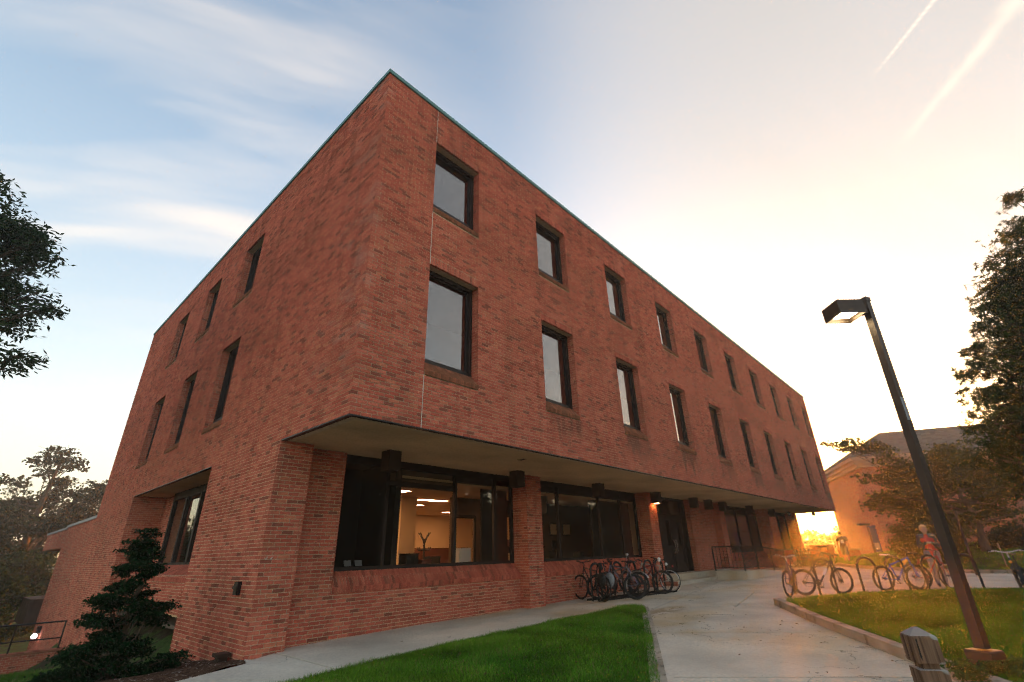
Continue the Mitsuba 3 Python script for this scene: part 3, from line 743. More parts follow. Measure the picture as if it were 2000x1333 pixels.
def build_lights_and_office():
    for i, (x, y) in enumerate([(2.23, 2.12), (6.39, 2.24), (10.52, 2.3), (14.62, 2.3), (18.18, 2.3), (19.78, 2.28), (21.5, 2.25), (25.4, 2.25), (29.53, 2.28), (33.3, 2.28), (34.9, 1.2)]):
        h = .42 if i < 9 else .25; s_ = .15 if i < 9 else .08
        lab = ['first from the near corner', 'beside the second brick pier', 'above the bikes by the wall', 'lit, beside the third pier', 'left of three above the steps', 'middle of three above the steps', 'right of three above the steps', 'above the ramp railing', 'above the fifth pier', 'small, above the far bikes', 'small, at the far end of the soffit'][i]
        k = thing('soffit_light', 'dark square can light hanging from the soffit, ' + lab, 'light')
        mb = MB()
        for a, b, c, d in ((-s_, s_, -s_, -s_ + .012), (-s_, s_, s_ - .012, s_), (-s_, -s_ + .012, -s_ + .012, s_ - .012), (s_ - .012, s_, -s_ + .012, s_ - .012)):
            mb.box((x + a, y + c, Z0 + .012 - h), (x + b, y + d, Z0 + .012))
        mb.box((x - s_ + .012, y - s_ + .012, Z0 - h + .2), (x + s_ - .012, y + s_ - .012, Z0 - h + .22))
        put('housing', mb.ply('lamp_bronze'), k)
        lens = MB().box((x - .06, y - .06, Z0 - h + (.0 if i == 3 else .06)), (x + .06, y + .06, Z0 - h + (.05 if i == 3 else .1)))
        put('lamp', emit(lens.ply('white_thing'), 3, 1.5, .5) if i == 3 else lens.ply('white_thing'), k)
    k = thing('recessed_light', 'small lit round light flush in the soffit above the entrance doors', 'light')
    put('trim', MB().loop((19.0, 3.0 - .12, Z0 + .005), (0, 0, 1), .09, .014).ply('bronze_frame'), k)
    put('lamp', emit(MB().tm(trimesh.creation.icosphere(2, .055).apply_translation((19.0, 2.88, Z0 - .01))).ply('white_thing'), 3, 1.5, .5), k)
    # ceiling lights of the office
    n = 0
    for y, xs in ((5.2, (4.35,)), (6.7, (3.9, 7.0)), (8.3, (4.6, 7.2)), (10.2, (5.2, 8.3, 11.0)), (4.4, (9.25,))):
        for x in xs:
            k = thing('ceiling_light', 'glowing ceiling panel in the lit office, ' + ['nearest the wide pane', 'on the left before the column', 'on the right before the column', 'in the second row left', 'in the second row right', 'in the back row left', 'in the back row middle', 'in the back row right', 'behind the second pier'][n], 'ceiling light'); n += 1
            put('panel', emit(MB().add([[x - .55, y - .2, 3.55], [x - .55, y + .2, 3.55], [x + .55, y + .2, 3.55], [x + .55, y - .2, 3.55]], [[0, 1, 2, 3]]).ply('white_thing'), *(np.array([1.35, .66, .28]) * (1 if x < 9 or y > 6 else .6))), k)
            put('frame', MB().box((x - .58, y - .23, 3.552), (x + .58, y + .23, 3.559)).ply('white_thing'), k)
    k = thing('coat_rack', 'dark coat rack with curved hooks standing in the lit office', 'coat rack')
    put('pole', MB().tube([(7.75, 8.0, .5), (7.75, 8.0, 2.4)], .035, 8).ply('dark_inside'), k)
    for a in (0.3, 2.0, 3.4, 5.0):
        c, s_ = math.cos(a), math.sin(a)
        put('hook', MB().tube([(7.75, 8, 2.2), (7.75 + .1 * c, 8 + .1 * s_, 2.42), (7.75 + .25 * c, 8 + .25 * s_, 2.6)], .02, 5).tube([(7.75, 8, 2.1), (7.75 + .1 * c, 8 + .1 * s_, 2.02), (7.75 + .22 * c, 8 + .22 * s_, 2.02), (7.75 + .28 * c, 8 + .28 * s_, 2.12)], .02, 5).ply('dark_inside'), k)
    for i, x in enumerate((11.55, 12.35)):
        k = thing('picture_frame', ('left' if i == 0 else 'right') + ' of two small framed sheets on the dim office wall', 'picture')
        boxpart(k, 'frame', 'dark_inside', ((x, 5.27, 2.42), (x + .5, 5.3, 2.87)))
        boxpart(k, 'sheet', 'room_wall', ((x + .04, 5.262, 2.46), (x + .46, 5.27, 2.83)))
    k = thing('wall_phone', 'dark wall phone below the framed sheets', 'phone')
    put('body', MB().box((11.65, 5.24, 1.78), (11.97, 5.3, 2.25)).box((11.7, 5.2, 1.84), (11.8, 5.24, 2.2)).ply('dark_inside'), k)
    k = thing('desk_things', 'cluttered desk with boxes inside the office behind the coat rack', 'desk')
    boxpart(k, 'desk', 'dark_inside', ((3.4, 8.2, 1.2), (5.4, 9.0, 1.26)), ((3.5, 8.3, .5), (3.6, 8.9, 1.2)), ((5.2, 8.3, .5), (5.3, 8.9, 1.2)))
    boxpart(k, 'box', 'office_red', ((3.9, 8.4, 1.26), (4.4, 8.8, 1.62)), ((4.6, 8.3, 1.26), (5.0, 8.7, 1.5)))
    for x, y, a, lab in ((4.3, 4.6, .4, 'dark office chair just inside the wide pane'), (6.0, 5.2, 2.1, 'dark office chair beside the inner column')):
        k = thing('office_chair', lab, 'chair'); c = np.array([x, y, .5])
        fr_ = lambda v: c + v @ rotz(a).T
        put('seat', MB().box((-.25, -.25, .45), (.25, .25, .53), fr_).ply('dark_inside'), k)
        put('backrest', MB().box((-.25, .22, .62), (.25, .28, 1.32), fr_).box((-.04, .24, .5), (.04, .27, .62), fr_).ply('dark_inside'), k)
        put('base', MB().tube([c, c + [0, 0, .46]], .04, 6).box((-.3, -.03, .02), (.3, .03, .07), fr_).box((-.03, -.3, .021), (.03, .3, .071), fr_).ply('dark_inside'), k)
    for i, (x, y, z0, w, h, m, lab) in enumerate(((3.7, 3.4, 1.56, .35, .32, 'dark_inside', 'dark box on the inner ledge at the left of the wide pane'), (4.2, 3.45, 1.56, .28, .18, 'office_red', 'low red box on the inner ledge of the wide pane'), (5.4, 3.45, 1.56, .4, .42, 'white_thing', 'pale crumpled bag standing inside the third pane'), (9.6, 3.5, 1.56, .3, .3, 'dark_inside', 'dark box inside the second window'), (10.9, 3.5, 1.56, .2, .26, 'dark_inside', 'small dark box right of the wall phone'))):
        k = thing('ledge_box', lab, 'box')
        put('body', MB().box((x, y, z0), (x + w, y + .3, z0 + h)).ply(m), k)
        put('lid', MB().box((x - .01, y - .01, z0 + h), (x + w + .01, y + .31, z0 + h + .02)).ply(m), k)
    k = thing('inner_ledge', 'long dark ledge inside the ground floor windows', 'ledge')
    put('board', MB().box((3.25, 3.3, 1.52), (6.2, 3.8, 1.56)).ply('dark_inside'), k)
    put('board', MB().box((7.7, 3.4, 1.52), (11.5, 3.85, 1.56)).ply('dark_inside'), k)
    k = thing('printer', 'pale printer on a dark stand at the office window', 'printer')
    boxpart(k, 'body', 'room_wall', ((6.95, 5.0, 1.35), (7.35, 5.35, 1.65)))
    boxpart(k, 'stand', 'dark_inside', ((6.9, 4.95, .5), (7.4, 5.4, 1.35)))
    k = thing('shelf', 'shelf of folders and books inside the second window', 'shelf')
    boxpart(k, 'board', 'dark_inside', ((8.2, 4.2, 1.55), (9.9, 4.5, 1.6)), ((8.2, 4.2, 2.0), (9.9, 4.5, 2.04)), ((8.2, 4.47, .5), (9.9, 4.5, 2.0)))
    g = np.random.default_rng(3); x = 8.3
    for j in range(11):
        w = g.uniform(.05, .1); h = g.uniform(.22, .36)
        boxpart(k, 'folder', ['room_wall', 'office_red', 'dark_inside', 'white_thing'][g.integers(0, 4)], ((x, 4.22, 1.6), (x + w, 4.42, 1.6 + h))); x += w + .01
    for i, x in enumerate((1.95, 2.2)):
        k = thing('paper_card', ('left' if i == 0 else 'right') + ' of two small pale cards standing inside the first dark pane', 'card')
        scene[k] = MB().box((x, 3.09, 1.68), (x + .16, 3.10, 1.79), lambda v: v + np.array([0, .05, 0]) * ((v[:, 2:3] - 1.68) / .1)).ply('grey_paint')


def build_steps():
    k = numbered('entrance_steps'); struct(k, 'two broad concrete steps up to the entrance doors')
    scene[k] = MB().box((14.87, 2.42, .3), (21.38, 3.02, .95)).box((14.8, 2.02, .3), (19.4, 2.418, .745)).ply('concrete')
    c = put('cheek', MB().box((14.72, 2.0, .3), (14.795, 2.45, .74)).ply('far_brick'), k)
    k = numbered('ramp'); struct(k, 'raised concrete landing with a ramp beside the entrance steps')
    z = lambda x: .955 - .235 * np.clip((x - 20.2) / 4.4, 0, 1)
    xs = np.array([18.45, 20.2, 24.6]); mb = MB()
    v = np.array([[x, y, zz] for x in xs for y in (.72, 2.0) for zz in (.2, z(x))]); v[:4:, 0] += 0
    mb.add(v, [[0, 1, 3, 2], [8, 10, 11, 9], [0, 4, 5, 1], [4, 8, 9, 5], [2, 3, 7, 6], [6, 7, 11, 10], [1, 5, 7, 3], [5, 9, 11, 7]])
    scene[k] = mb.ply('concrete')
    k = thing('ramp_railing', 'black metal railing with thin balusters round the ramp landing', 'railing')
    path = [(18.5, 1.98), (18.5, .78), (20.2, .78), (24.4, .78)]
    boxpart(k, 'post', 'dark_metal', *[((x - .022, y - .022, z(x) - .02), (x + .022, y + .022, z(x) + .93)) for x, y in path + [(22.3, .78)]])
    ba = MB()
    for (x0, y0), (x1, y1) in zip(path[:-1], path[1:]):
        for h, r in ((.93, .024), (.12, .014)): put('rail', MB().tube([(x0, y0, z(x0) + h), (x1, y1, z(x1) + h)], r, 6).ply('dark_metal'), k)
        n = max(2, int(math.hypot(x1 - x0, y1 - y0) / .14))
        for t in np.linspace(0, 1, n + 1)[1:-1]:
            x, y = x0 + (x1 - x0) * t, y0 + (y1 - y0) * t
            ba.tube([(x, y, z(x) + .12), (x, y, z(x) + .93)], .012, 4)
    stuff(put('balusters', ba.ply('dark_metal'), k))


def build_wing():
    B = thing('brick_wing', 'lower brick wing with metal roof edge behind the end wall, at the far left', 'building')
    x, y0, y1, y2, zt = .3, W_ + .02, 29.6, 37.5, 3.70
    w = Wall((x, 0, 0), np.array([0, 1.0, 0]), np.array([-1.0, 0, 0]), y0, y1, -2.6, zt); w.build(B + '__wall', seed=80, individual=False)
    w = Wall((x, 0, 0), np.array([0, 1.0, 0]), np.array([-1.0, 0, 0]), y1, y2, 2.72, zt - .08); w.build(B + '__overhang_wall', seed=81, individual=False)
    boxpart(B, 'body', 'far_brick', ((x + .24, y0 + .05, -2.6), (6, y1 - .002, zt - .05)), ((x + .24, y1, 2.72), (6, y2, zt - .12)))
    boxpart(B, 'coping', 'grey_paint', ((x - .05, y0, zt), (x + .5, y1, zt + .12)), ((x - .05, y1 + .01, zt - .08), (x + .5, y2, zt + .03)))
    boxpart(B, 'canopy', 'lamp_bronze', ((x - .45, y1 + .3, -.9), (x + 2, y1 + 4.5, .3)))
    k = thing('wall_lamp', 'small glowing white lamp on the far brick wing beside the railing', 'light')
    put('housing', MB().box((x - .16, 26.9, -1.0), (x - .02, 27.1, -.72)).ply('dark_metal'), k)
    put('lamp', emit(MB().tm(trimesh.creation.icosphere(2, .11).apply_translation((x - .2, 26.85, -1.1))).ply('white_thing'), .4, .38, .42), k)
    k = thing('low_wall', 'low dark brick wall running left from the building below the railing', 'wall')
    Wall((0, 17.9, 0), np.array([1.0, 0, 0]), np.array([0, -1.0, 0]), -9, -.02, -2.8, -.84, thick=.3).build(k, seed=82, individual=False)
    put('cap', MB().box((-9, 17.87, -.84), (-.02, 18.25, -.77)).ply('far_brick'), k)
    k = thing('guard_rail', 'plain two bar black railing above the low brick wall at the far left', 'railing')
    put('rail', MB().tube([(-9, 18.05, .05), (-.12, 18.05, .05)], .025).ply('dark_metal'), k); put('rail', MB().tube([(-9, 18.05, -.45), (-.12, 18.05, -.45)], .02).ply('dark_metal'), k)
    for px_ in (-1.4, -4, -.14): put('post', MB().tube([(px_, 18.05, -.8), (px_, 18.05, .07)], .025).ply('dark_metal'), k)


def build_small():
    k = thing('wall_box', 'small black electrical box on the end wall near the pier', 'box')
    put('body', MB().box((-.07, 3.05, 1.30), (-.002, 3.2, 1.5)).ply('dark_metal'), k)
    put('cover', MB().box((-.085, 3.03, 1.39), (-.07, 3.22, 1.44)).ply('dark_metal'), k)
    k = thing('pipe_stub', 'rusty square vent stub standing in the mulch at the foot of the end wall', 'vent')
    put('shaft', MB().box((-.2, 2.9, .2), (-.06, 3.05, .42)).ply('lamp_bronze'), k)
    put('cap', MB().box((-.24, 2.86, .42), (-.03, 3.09, .47)).ply('lamp_bronze'), k)


# ------------------------------------------------------------------ bicycles
PLY = {}


def bike_meshes(kind, steer):
    """Part meshes of a bicycle in its own frame (x forward, rear axle at -0.5). kind: 'mtb', 'road', 'city'."""
    key = (kind, round(steer, 2))
    if key in PLY: return PLY[key]
    Rw = .335; out = {}
    ra, fa = np.array([-.5, 0, Rw]), np.array([.56, 0, Rw])
    bb = np.array([-.07, 0, .29]); st = np.array([-.24, 0, .80 if kind != 'mtb' else .70]); sd = np.array([-.29, 0, .96])
    ht, hb = np.array([.37, 0, .88]), np.array([.42, 0, .70])
    tr = {'mtb': .026, 'road': .014, 'city': .018}[kind]; ft = .019 if kind == 'mtb' else .015

    def wheel(c):
        w = {}
        w['tyre'] = (MB().loop(c, (0, 1, 0), Rw - tr, tr, 36, 8).mesh(), True)
        w['rim'] = (MB().loop(c, (0, 1, 0), Rw - 2 * tr - .008, .011, 36, 6).mesh(), True)
        sp = MB()
        for i in range(16):
            a = i * math.pi / 8; s = .028 * (1 if i % 2 else -1)
            sp.tube([c + [0, s, 0], c + np.array([math.cos(a), 0, math.sin(a)]) * (Rw - 2 * tr - .01)], .0014, 3, False)
        sp.tube([c - [0, .05, 0], c + [0, .05, 0]], .018, 8)
        w['spokes'] = (sp.mesh(), False)
        return w
    f = MB()
    f.tube([bb, st], ft, 8).tube([ht * .8 + hb * .2 - [0, 0, 0], bb], ft * 1.25, 8).tube([st * .93 + bb * .07, ht * .85 + hb * .15], ft, 8).tube([hb, ht], ft * 1.2, 8)
    for s in (-1, 1):
        f.tube([st * .9 + bb * .1, [-.3, .03 * s, .62 if kind != 'mtb' else .58], ra + [0, .055 * s, 0]], .009, 6).tube([bb, [-.2, .045 * s, .3], ra + [0, .055 * s, 0]], .01, 6)
    out['frame'] = (f.mesh(), True)
    out['seat_post'] = (MB().tube([st, sd - [0, 0, .03]], .014, 8).mesh(), True)
    # saddle: a tapered padded shape
    xs = np.array([-.14, -.11, -.04, .04, .12, .145]); wd = np.array([.05, .075, .065, .035, .022, .012]); zt = np.array([.035, .04, .032, .028, .026, .01])
    a = np.linspace(0, 2 * np.pi, 11)[:-1]
    v = np.array([[sd[0] + x, w * math.cos(t), sd[2] - .03 + z * (.5 + .5 * math.sin(t)) * (1 if math.sin(t) > 0 else .8)] for x, w, z in zip(xs, wd, zt) for t in a])
    i, j = np.meshgrid(np.arange(5), np.arange(10), indexing='ij'); j2 = (j + 1) % 10
    q = np.stack([i * 10 + j, (i + 1) * 10 + j, (i + 1) * 10 + j2, i * 10 + j2], -1).reshape(-1, 4)
    caps = [[0, k, k + 1] for k in range(1, 9)] + [[50, 50 + k + 1, 50 + k] for k in range(1, 9)]
    out['saddle'] = ((v, np.vstack([q[:, [0, 1, 2]], q[:, [0, 2, 3]], caps])), 50)
    c = MB().tube([bb - [0, .06, 0], bb + [0, .06, 0]], .02, 8)
    c.tube([bb + [0, .07, 0], bb + [.12, .075, -.115]], .01, 6).tube([bb - [0, .07, 0], bb - [.12, .075, -.115]], .01, 6)
    for s, d in ((1, np.array([.12, .12, -.115])), (-1, np.array([-.12, -.12, .115]))):
        c.box(bb + d - [.045, .04, .01], bb + d + [.045, .04, .01])
    c.loop(bb - [0, .05, 0], (0, 1, 0), .085, .006, 20, 4).tube([bb + [0, -.05, .085], ra + [0, -.05, .035]], .004, 4).tube([bb + [0, -.05, -.085], ra + [.02, -.05, -.1], ra + [0, -.05, -.035]], .004, 4)
    c.loop(ra - [0, .045, 0], (0, 1, 0), .04, .012, 14, 4)
    out['crank'] = (c.mesh(), True)
    for n, (m, sm) in wheel(ra).items(): out['rear_wheel__' + n] = (m, sm)
    # the steered assembly turns about the head tube
    ax = (ht - hb) / np.linalg.norm(ht - hb)
    Rm = trimesh.transformations.rotation_matrix(steer, ax, hb)

    def turn(m):
        return (m[0] @ Rm[:3, :3].T + Rm[:3, 3], m[1])
    fk = MB()
    for s in (-1, 1): fk.tube([hb + [.012, .045 * s, -.02], [.5, .052 * s, .52], fa + [0, .055 * s, 0]], [.017, .016, .011] if kind == 'mtb' else [.013, .012, .008], 8)
    fk.tube([hb + [.012, -.05, -.02], hb + [.012, .05, -.02]], .017, 8)
    out['fork'] = (turn(fk.mesh()), True)
    h = MB(); top = ht + ax * .06; cl = top + [.07, 0, .02 if kind == 'road' else .06]
    h.tube([ht, top], .016, 8).tube([top, cl], .015, 8)
    if kind == 'road':
        for s in (-1, 1): h.tube([cl, cl + [0, .19 * s, 0], cl + [.09, .21 * s, -.01], cl + [.11, .215 * s, -.08], cl + [.03, .22 * s, -.14]], .012, 7)
    else:
        b = .28 if kind == 'city' else .32
        h.tube([cl + [-.07, -b, .04], cl + [-.01, -b * .6, .035], cl + [0, -.06, 0], cl + [0, .06, 0], cl + [-.01, b * .6, .035], cl + [-.07, b, .04]], .012, 8)
        for s in (-1, 1): h.tube([cl + [-.02, b * .66 * s, .03], cl + [.02, b * .75 * s, .02], cl + [0, b * .98 * s, .02]], .006, 5)
    out['handlebar'] = (turn(h.mesh()), True)
    for s in (-1, 1):
        g = MB()
        if kind == 'road': g.tube([cl + [.10, .21 * s, .0], cl + [.12, .215 * s, .05]], .018, 6)
        else: g.tube([cl + [-.045, b * .8 * s, .037], cl + [-.07, b * 1.02 * s, .04]], .019, 8)
        out['grip' if s < 0 else 'grip_001'] = (turn(g.mesh()), True)
    for n, (m, sm) in wheel(fa).items(): out['front_wheel__' + n] = (turn(m), sm)
    PLY[key] = {n: mikit.ply(m, None, sm) for n, (m, sm) in out.items()}
    return PLY[key]


def bike(label, loc, heading, lean, col, kind='mtb', steer=0.0, group=None, saddle='black_rubber', fork=None, bar='dark_metal', rim='dark_metal', extra=()):
    k = thing('bicycle', label, 'bicycle', group)
    Mx = frame((loc[0], loc[1], float(gz(loc[0], loc[1])) + .004), math.radians(heading), math.radians(lean))
    mats = {'frame': col, 'fork': fork or col, 'seat_post': 'dark_metal', 'saddle': saddle, 'crank': 'dark_metal', 'handlebar': bar, 'grip': 'black_rubber'}
    for n, s in bike_meshes(kind, steer).items():
        leafn = n.split('__')[-1]
        m = {'tyre': 'black_rubber', 'rim': rim, 'spokes': 'dark_metal'}.get(leafn) or mats[n.replace('_001', '')]
        if leafn == 'spokes': labels[k + '__' + n] = {'kind': 'stuff'}
        scene[k + '__' + n] = {**s, 'bsdf': {'type': 'ref', 'id': m}, 'to_world': T(Mx)}
    for n, mb, m in extra:
        put(n, mikit.ply(mb.mesh(), m, True, to_world=T(Mx)), k)


def fender():
    a = np.linspace(-.3, 2.6, 18); mb = MB()
    P = np.array([[-.5 + .375 * math.cos(t), 0, .335 + .375 * math.sin(t)] for t in a])
    for s in (-.022, 0, .022): mb.tube(P + [0, s, -abs(s) * .35], .013, 5)
    return mb


def bag(x, y, z, a, b, c):
    return MB().tm(trimesh.creation.icosphere(2, 1).apply_transform(np.diag([a, b, c, 1])).apply_translation((x, y, z)))


def build_bikes():
    G = 'bicycles parked at the wall rack'
    bk, = (paint(.02, .02, .022),)
    basket = MB().box((.55, -.15, .88), (.85, .15, .9))
    for i in range(7):
        for a, b in (((.55 + i * .05, -.15, .9), (.55 + i * .05, -.15, 1.1)), ((.55 + i * .05, .15, .9), (.55 + i * .05, .15, 1.1))): basket.tube([a, b], .004, 3)
    bike('black bicycle with bulging black bags over its rear wheel, leftmost at the wall rack', (9.25, 2.02), 72, 3, bk, 'city', .1, G, extra=[('pannier', bag(-.62, .15, .55, .17, .09, .19), 'black_rubber'), ('pannier', bag(-.62, -.15, .55, .17, .09, .19), 'grey_paint'), ('saddle_bag', bag(-.42, 0, .86, .08, .06, .08), 'black_rubber')])
    bike('dark bicycle with shiny mirror, front wheel outward, second from left at the wall rack', (9.75, 1.55), -62, -4, paint(.05, .03, .035), 'mtb', .35, G, extra=[('mirror', MB().tube([(.38, .3, 1.02), (.42, .36, 1.17)], .006, 5).tm(trimesh.creation.icosphere(2, .045).apply_translation((.42, .36, 1.2))), 'steel')])
    bike('pale violet bicycle with silver rear mudguard in the middle of the wall rack', (10.5, 1.75), 100, 5, paint(.20, .19, .29), 'city', .2, G, extra=[('mudguard', fender(), 'steel')])
    bike('black road bicycle half hidden behind the violet one at the wall rack', (10.95, 1.95), 95, -2, bk, 'road', .0, G)
    bike('dark red bicycle with white front bag, front wheel outward, at the wall rack', (11.7, 1.65), -70, 6, paint(.12, .015, .02), 'mtb', .3, G, extra=[('saddle_bag', bag(.55, 0, .98, .05, .13, .07), 'white_thing')])
    bike('silver bicycle with a red tail light, rightmost at the wall rack', (12.3, 1.62), 102, 4, paint(.4, .38, .33), 'road', .0, G, rim='steel', extra=[('tail_light', MB().box((-.66, -.03, .73), (-.62, .03, .79)), 'signal_red'), ('bag_light', bag(-.44, 0, .82, .05, .05, .05), 'white_thing')])
    r = thing('bike_rack', 'long black rack of four hoops on two floor rails along the brick wall', 'bike rack')
    d = np.array([3.3, -.62, 0]); d /= np.linalg.norm(d)
    z = lambda p: np.array([p[0], p[1], float(gz(p[0], p[1]))])
    for i, t in enumerate((.15, 1.1, 1.75, 2.55, 3.1)):
        c = z(np.array([9.2, 1.95, 0]) + d * t)
        P = [c - d * .2, c - d * .2 + [0, 0, .6]] + [c - d * .2 * math.cos(a) + np.array([0, 0, .75 + .22 * math.sin(a)]) for a in np.linspace(0.25, math.pi - .25, 9)] + [c + d * .2 + [0, 0, .6], c + d * .2]
        put('hoop', MB().tube(P, .03, 8).ply('dark_metal', True), r)
    for s in (-.22, .22):
        n = np.array([-d[1], d[0], 0]) * s
        put('rail', MB().tube([z(np.array([9.15, 1.95, 0]) + n) + [0, 0, .03], z(np.array([9.15, 1.95, 0]) + d * 3.6 + n) + [0, 0, .03]], .028, 6).ply('dark_metal'), r)
    # plaza hoops and their bikes
    e = np.array([.678, -.735, 0])
    hs = [(13.15, -3.15), (14.0, -4.05), (14.75, -4.62), (15.4, -5.38), (15.8, -6.15)]
    for i, (x, y) in enumerate(hs):
        k = thing('bike_hoop', 'black upside down U bike hoop on the plaza, ' + ['holding the black mountain bike', 'standing empty', 'holding the blue bicycle', 'in front of the woman', 'half hidden behind the lamp post'][i], 'bike rack', None)
        c = z(np.array([x, y, 0])); H = .90
        P = [c - e * .25, c - e * .25 + [0, 0, H - .3]] + [c - e * .25 * math.cos(a) + np.array([0, 0, H - .25 + .25 * math.sin(a)]) for a in np.linspace(.1, math.pi - .1, 13)] + [c + e * .25 + [0, 0, H - .3], c + e * .25]
        put('tube', MB().tube(P, .03, 8).ply('dark_metal', True), k)
        boxpart(k, 'foot', 'dark_metal', *[(c + e * q - [.07, .07, 0], c + e * q + [.07, .07, .012]) for q in (-.25, .25)])
    bike('purple bicycle with wide silver handlebars seen from the front, at the lawn corner', (12.55, -2.38), 186, -6, paint(.045, .03, .08), 'mtb', -.2, bar='steel')
    bike('black mountain bike with disc brakes leaning on a hoop at the lawn corner', (13.0, -3.05), -47, 7, bk, 'mtb', .05, rim='dark_metal', extra=[('disc', MB().loop((.56, .04, .335), (0, 1, 0), .07, .006, 20, 4).loop((.56, .04, .335), (0, 1, 0), .03, .02, 16, 4), 'dark_metal'), ('water_bottle', MB().tube([(.08, 0, .5), (.2, 0, .65)], .035, 8), 'white_thing')])
    bike('blue full suspension bicycle with a white saddle and a yellow shock cover', (14.95, -4.62), -43, 6, paint(.015, .06, .42), 'mtb', -.35, saddle='white_thing', extra=[('shock_cover', MB().tube([(.12, 0, .62), (.32, 0, .80)], .045, 8), paint(.75, .5, .06))])
    bike('bicycle with a high dark saddle standing in front of the woman', (15.75, -5.25), -44, 4, paint(.25, .04, .035), 'city', .15, rim='steel')
    bike('dark bicycle with chrome handlebar seen head on at the right edge', (13.35, -7.15), 172, 5, bk, 'mtb', .25, bar='steel', extra=[('reflector', MB().tm(trimesh.creation.icosphere(2, .03).apply_translation((.45, 0, .8))), paint(.8, .35, .05))])
    G2 = 'bicycles in the far rack'
    for i, (x, y, h) in enumerate([(28.6, 1.05, 80), (29.6, .95, 100), (30.5, .9, -80), (31.3, .85, 95), (32.4, .55, 20)]):
        bike('dark bicycle at the far rack beyond the ramp, ' + ['leftmost', 'second from left', 'middle', 'second from right', 'rightmost, seen side on'][i], (x, y), h, 4, [bk, paint(.3, .05, .03), paint(.2, .2, .21)][i % 3], 'city', .1 * i, G2)
    for i, x in enumerate((28.2, 29.2, 30.1, 31.0)):
        k = thing('bike_hoop', 'black hoop of the far bike rack, ' + ['first', 'second', 'third', 'fourth'][i] + ' from the ramp', 'bike rack', 'hoops of the far rack')
        c = z(np.array([x, 1.15, 0])); d2 = np.array([1.0, 0, 0])
        P = [c - d2 * .25, c - d2 * .25 + [0, 0, .65]] + [c - d2 * .25 * math.cos(a) + np.array([0, 0, .7 + .22 * math.sin(a)]) for a in np.linspace(.2, math.pi - .2, 9)] + [c + d2 * .25 + [0, 0, .65], c + d2 * .25]
        put('tube', MB().tube(P, .03, 8).ply('dark_metal', True), k)


# ------------------------------------------------------------------ people
def body_mesh(bones, edge=.016, smooth=6):
    ms = []
    for chain in bones:
        sp = [manifold3d.Manifold.sphere(r, 14).translate(list(map(float, p))) for p, r in chain]
        for a, b in zip(sp[:-1], sp[1:]): ms.append(manifold3d.Manifold.batch_hull([a, b]))
        if len(sp) == 1: ms.append(sp[0])
    m = manifold3d.Manifold.batch_boolean(ms, manifold3d.OpType.Add).refine_to_length(edge).to_mesh()
    t = trimesh.Trimesh(np.array(m.vert_properties[:, :3]), np.array(m.tri_verts), process=True)
    trimesh.smoothing.filter_taubin(t, iterations=smooth)
    return t


def hand(w, d, up, s):
    """Five bent fingers and a thumb-rooted palm at the wrist w, pointing along d."""
    d = np.array(d, float) / np.linalg.norm(d); up = np.array(up, float); sd = np.cross(d, up) * s
    out = [[(w, .026), (np.array(w) + d * .05, .030), (np.array(w) + d * .085, .028)]]
    for i, l in enumerate((.062, .072, .068, .052)):
        r0 = np.array(w) + d * .085 + sd * (.026 - .0175 * i)
        out.append([(r0, .0095), (r0 + d * l * .5 - up * .008, .009), (r0 + d * l * .8 - up * .03, .0075)])
    r0 = np.array(w) + d * .03 + sd * .026
    out.append([(r0, .011), (r0 + d * .03 + sd * .025 - up * .01, .010), (r0 + d * .062 + sd * .02 - up * .02, .008)])
    return out


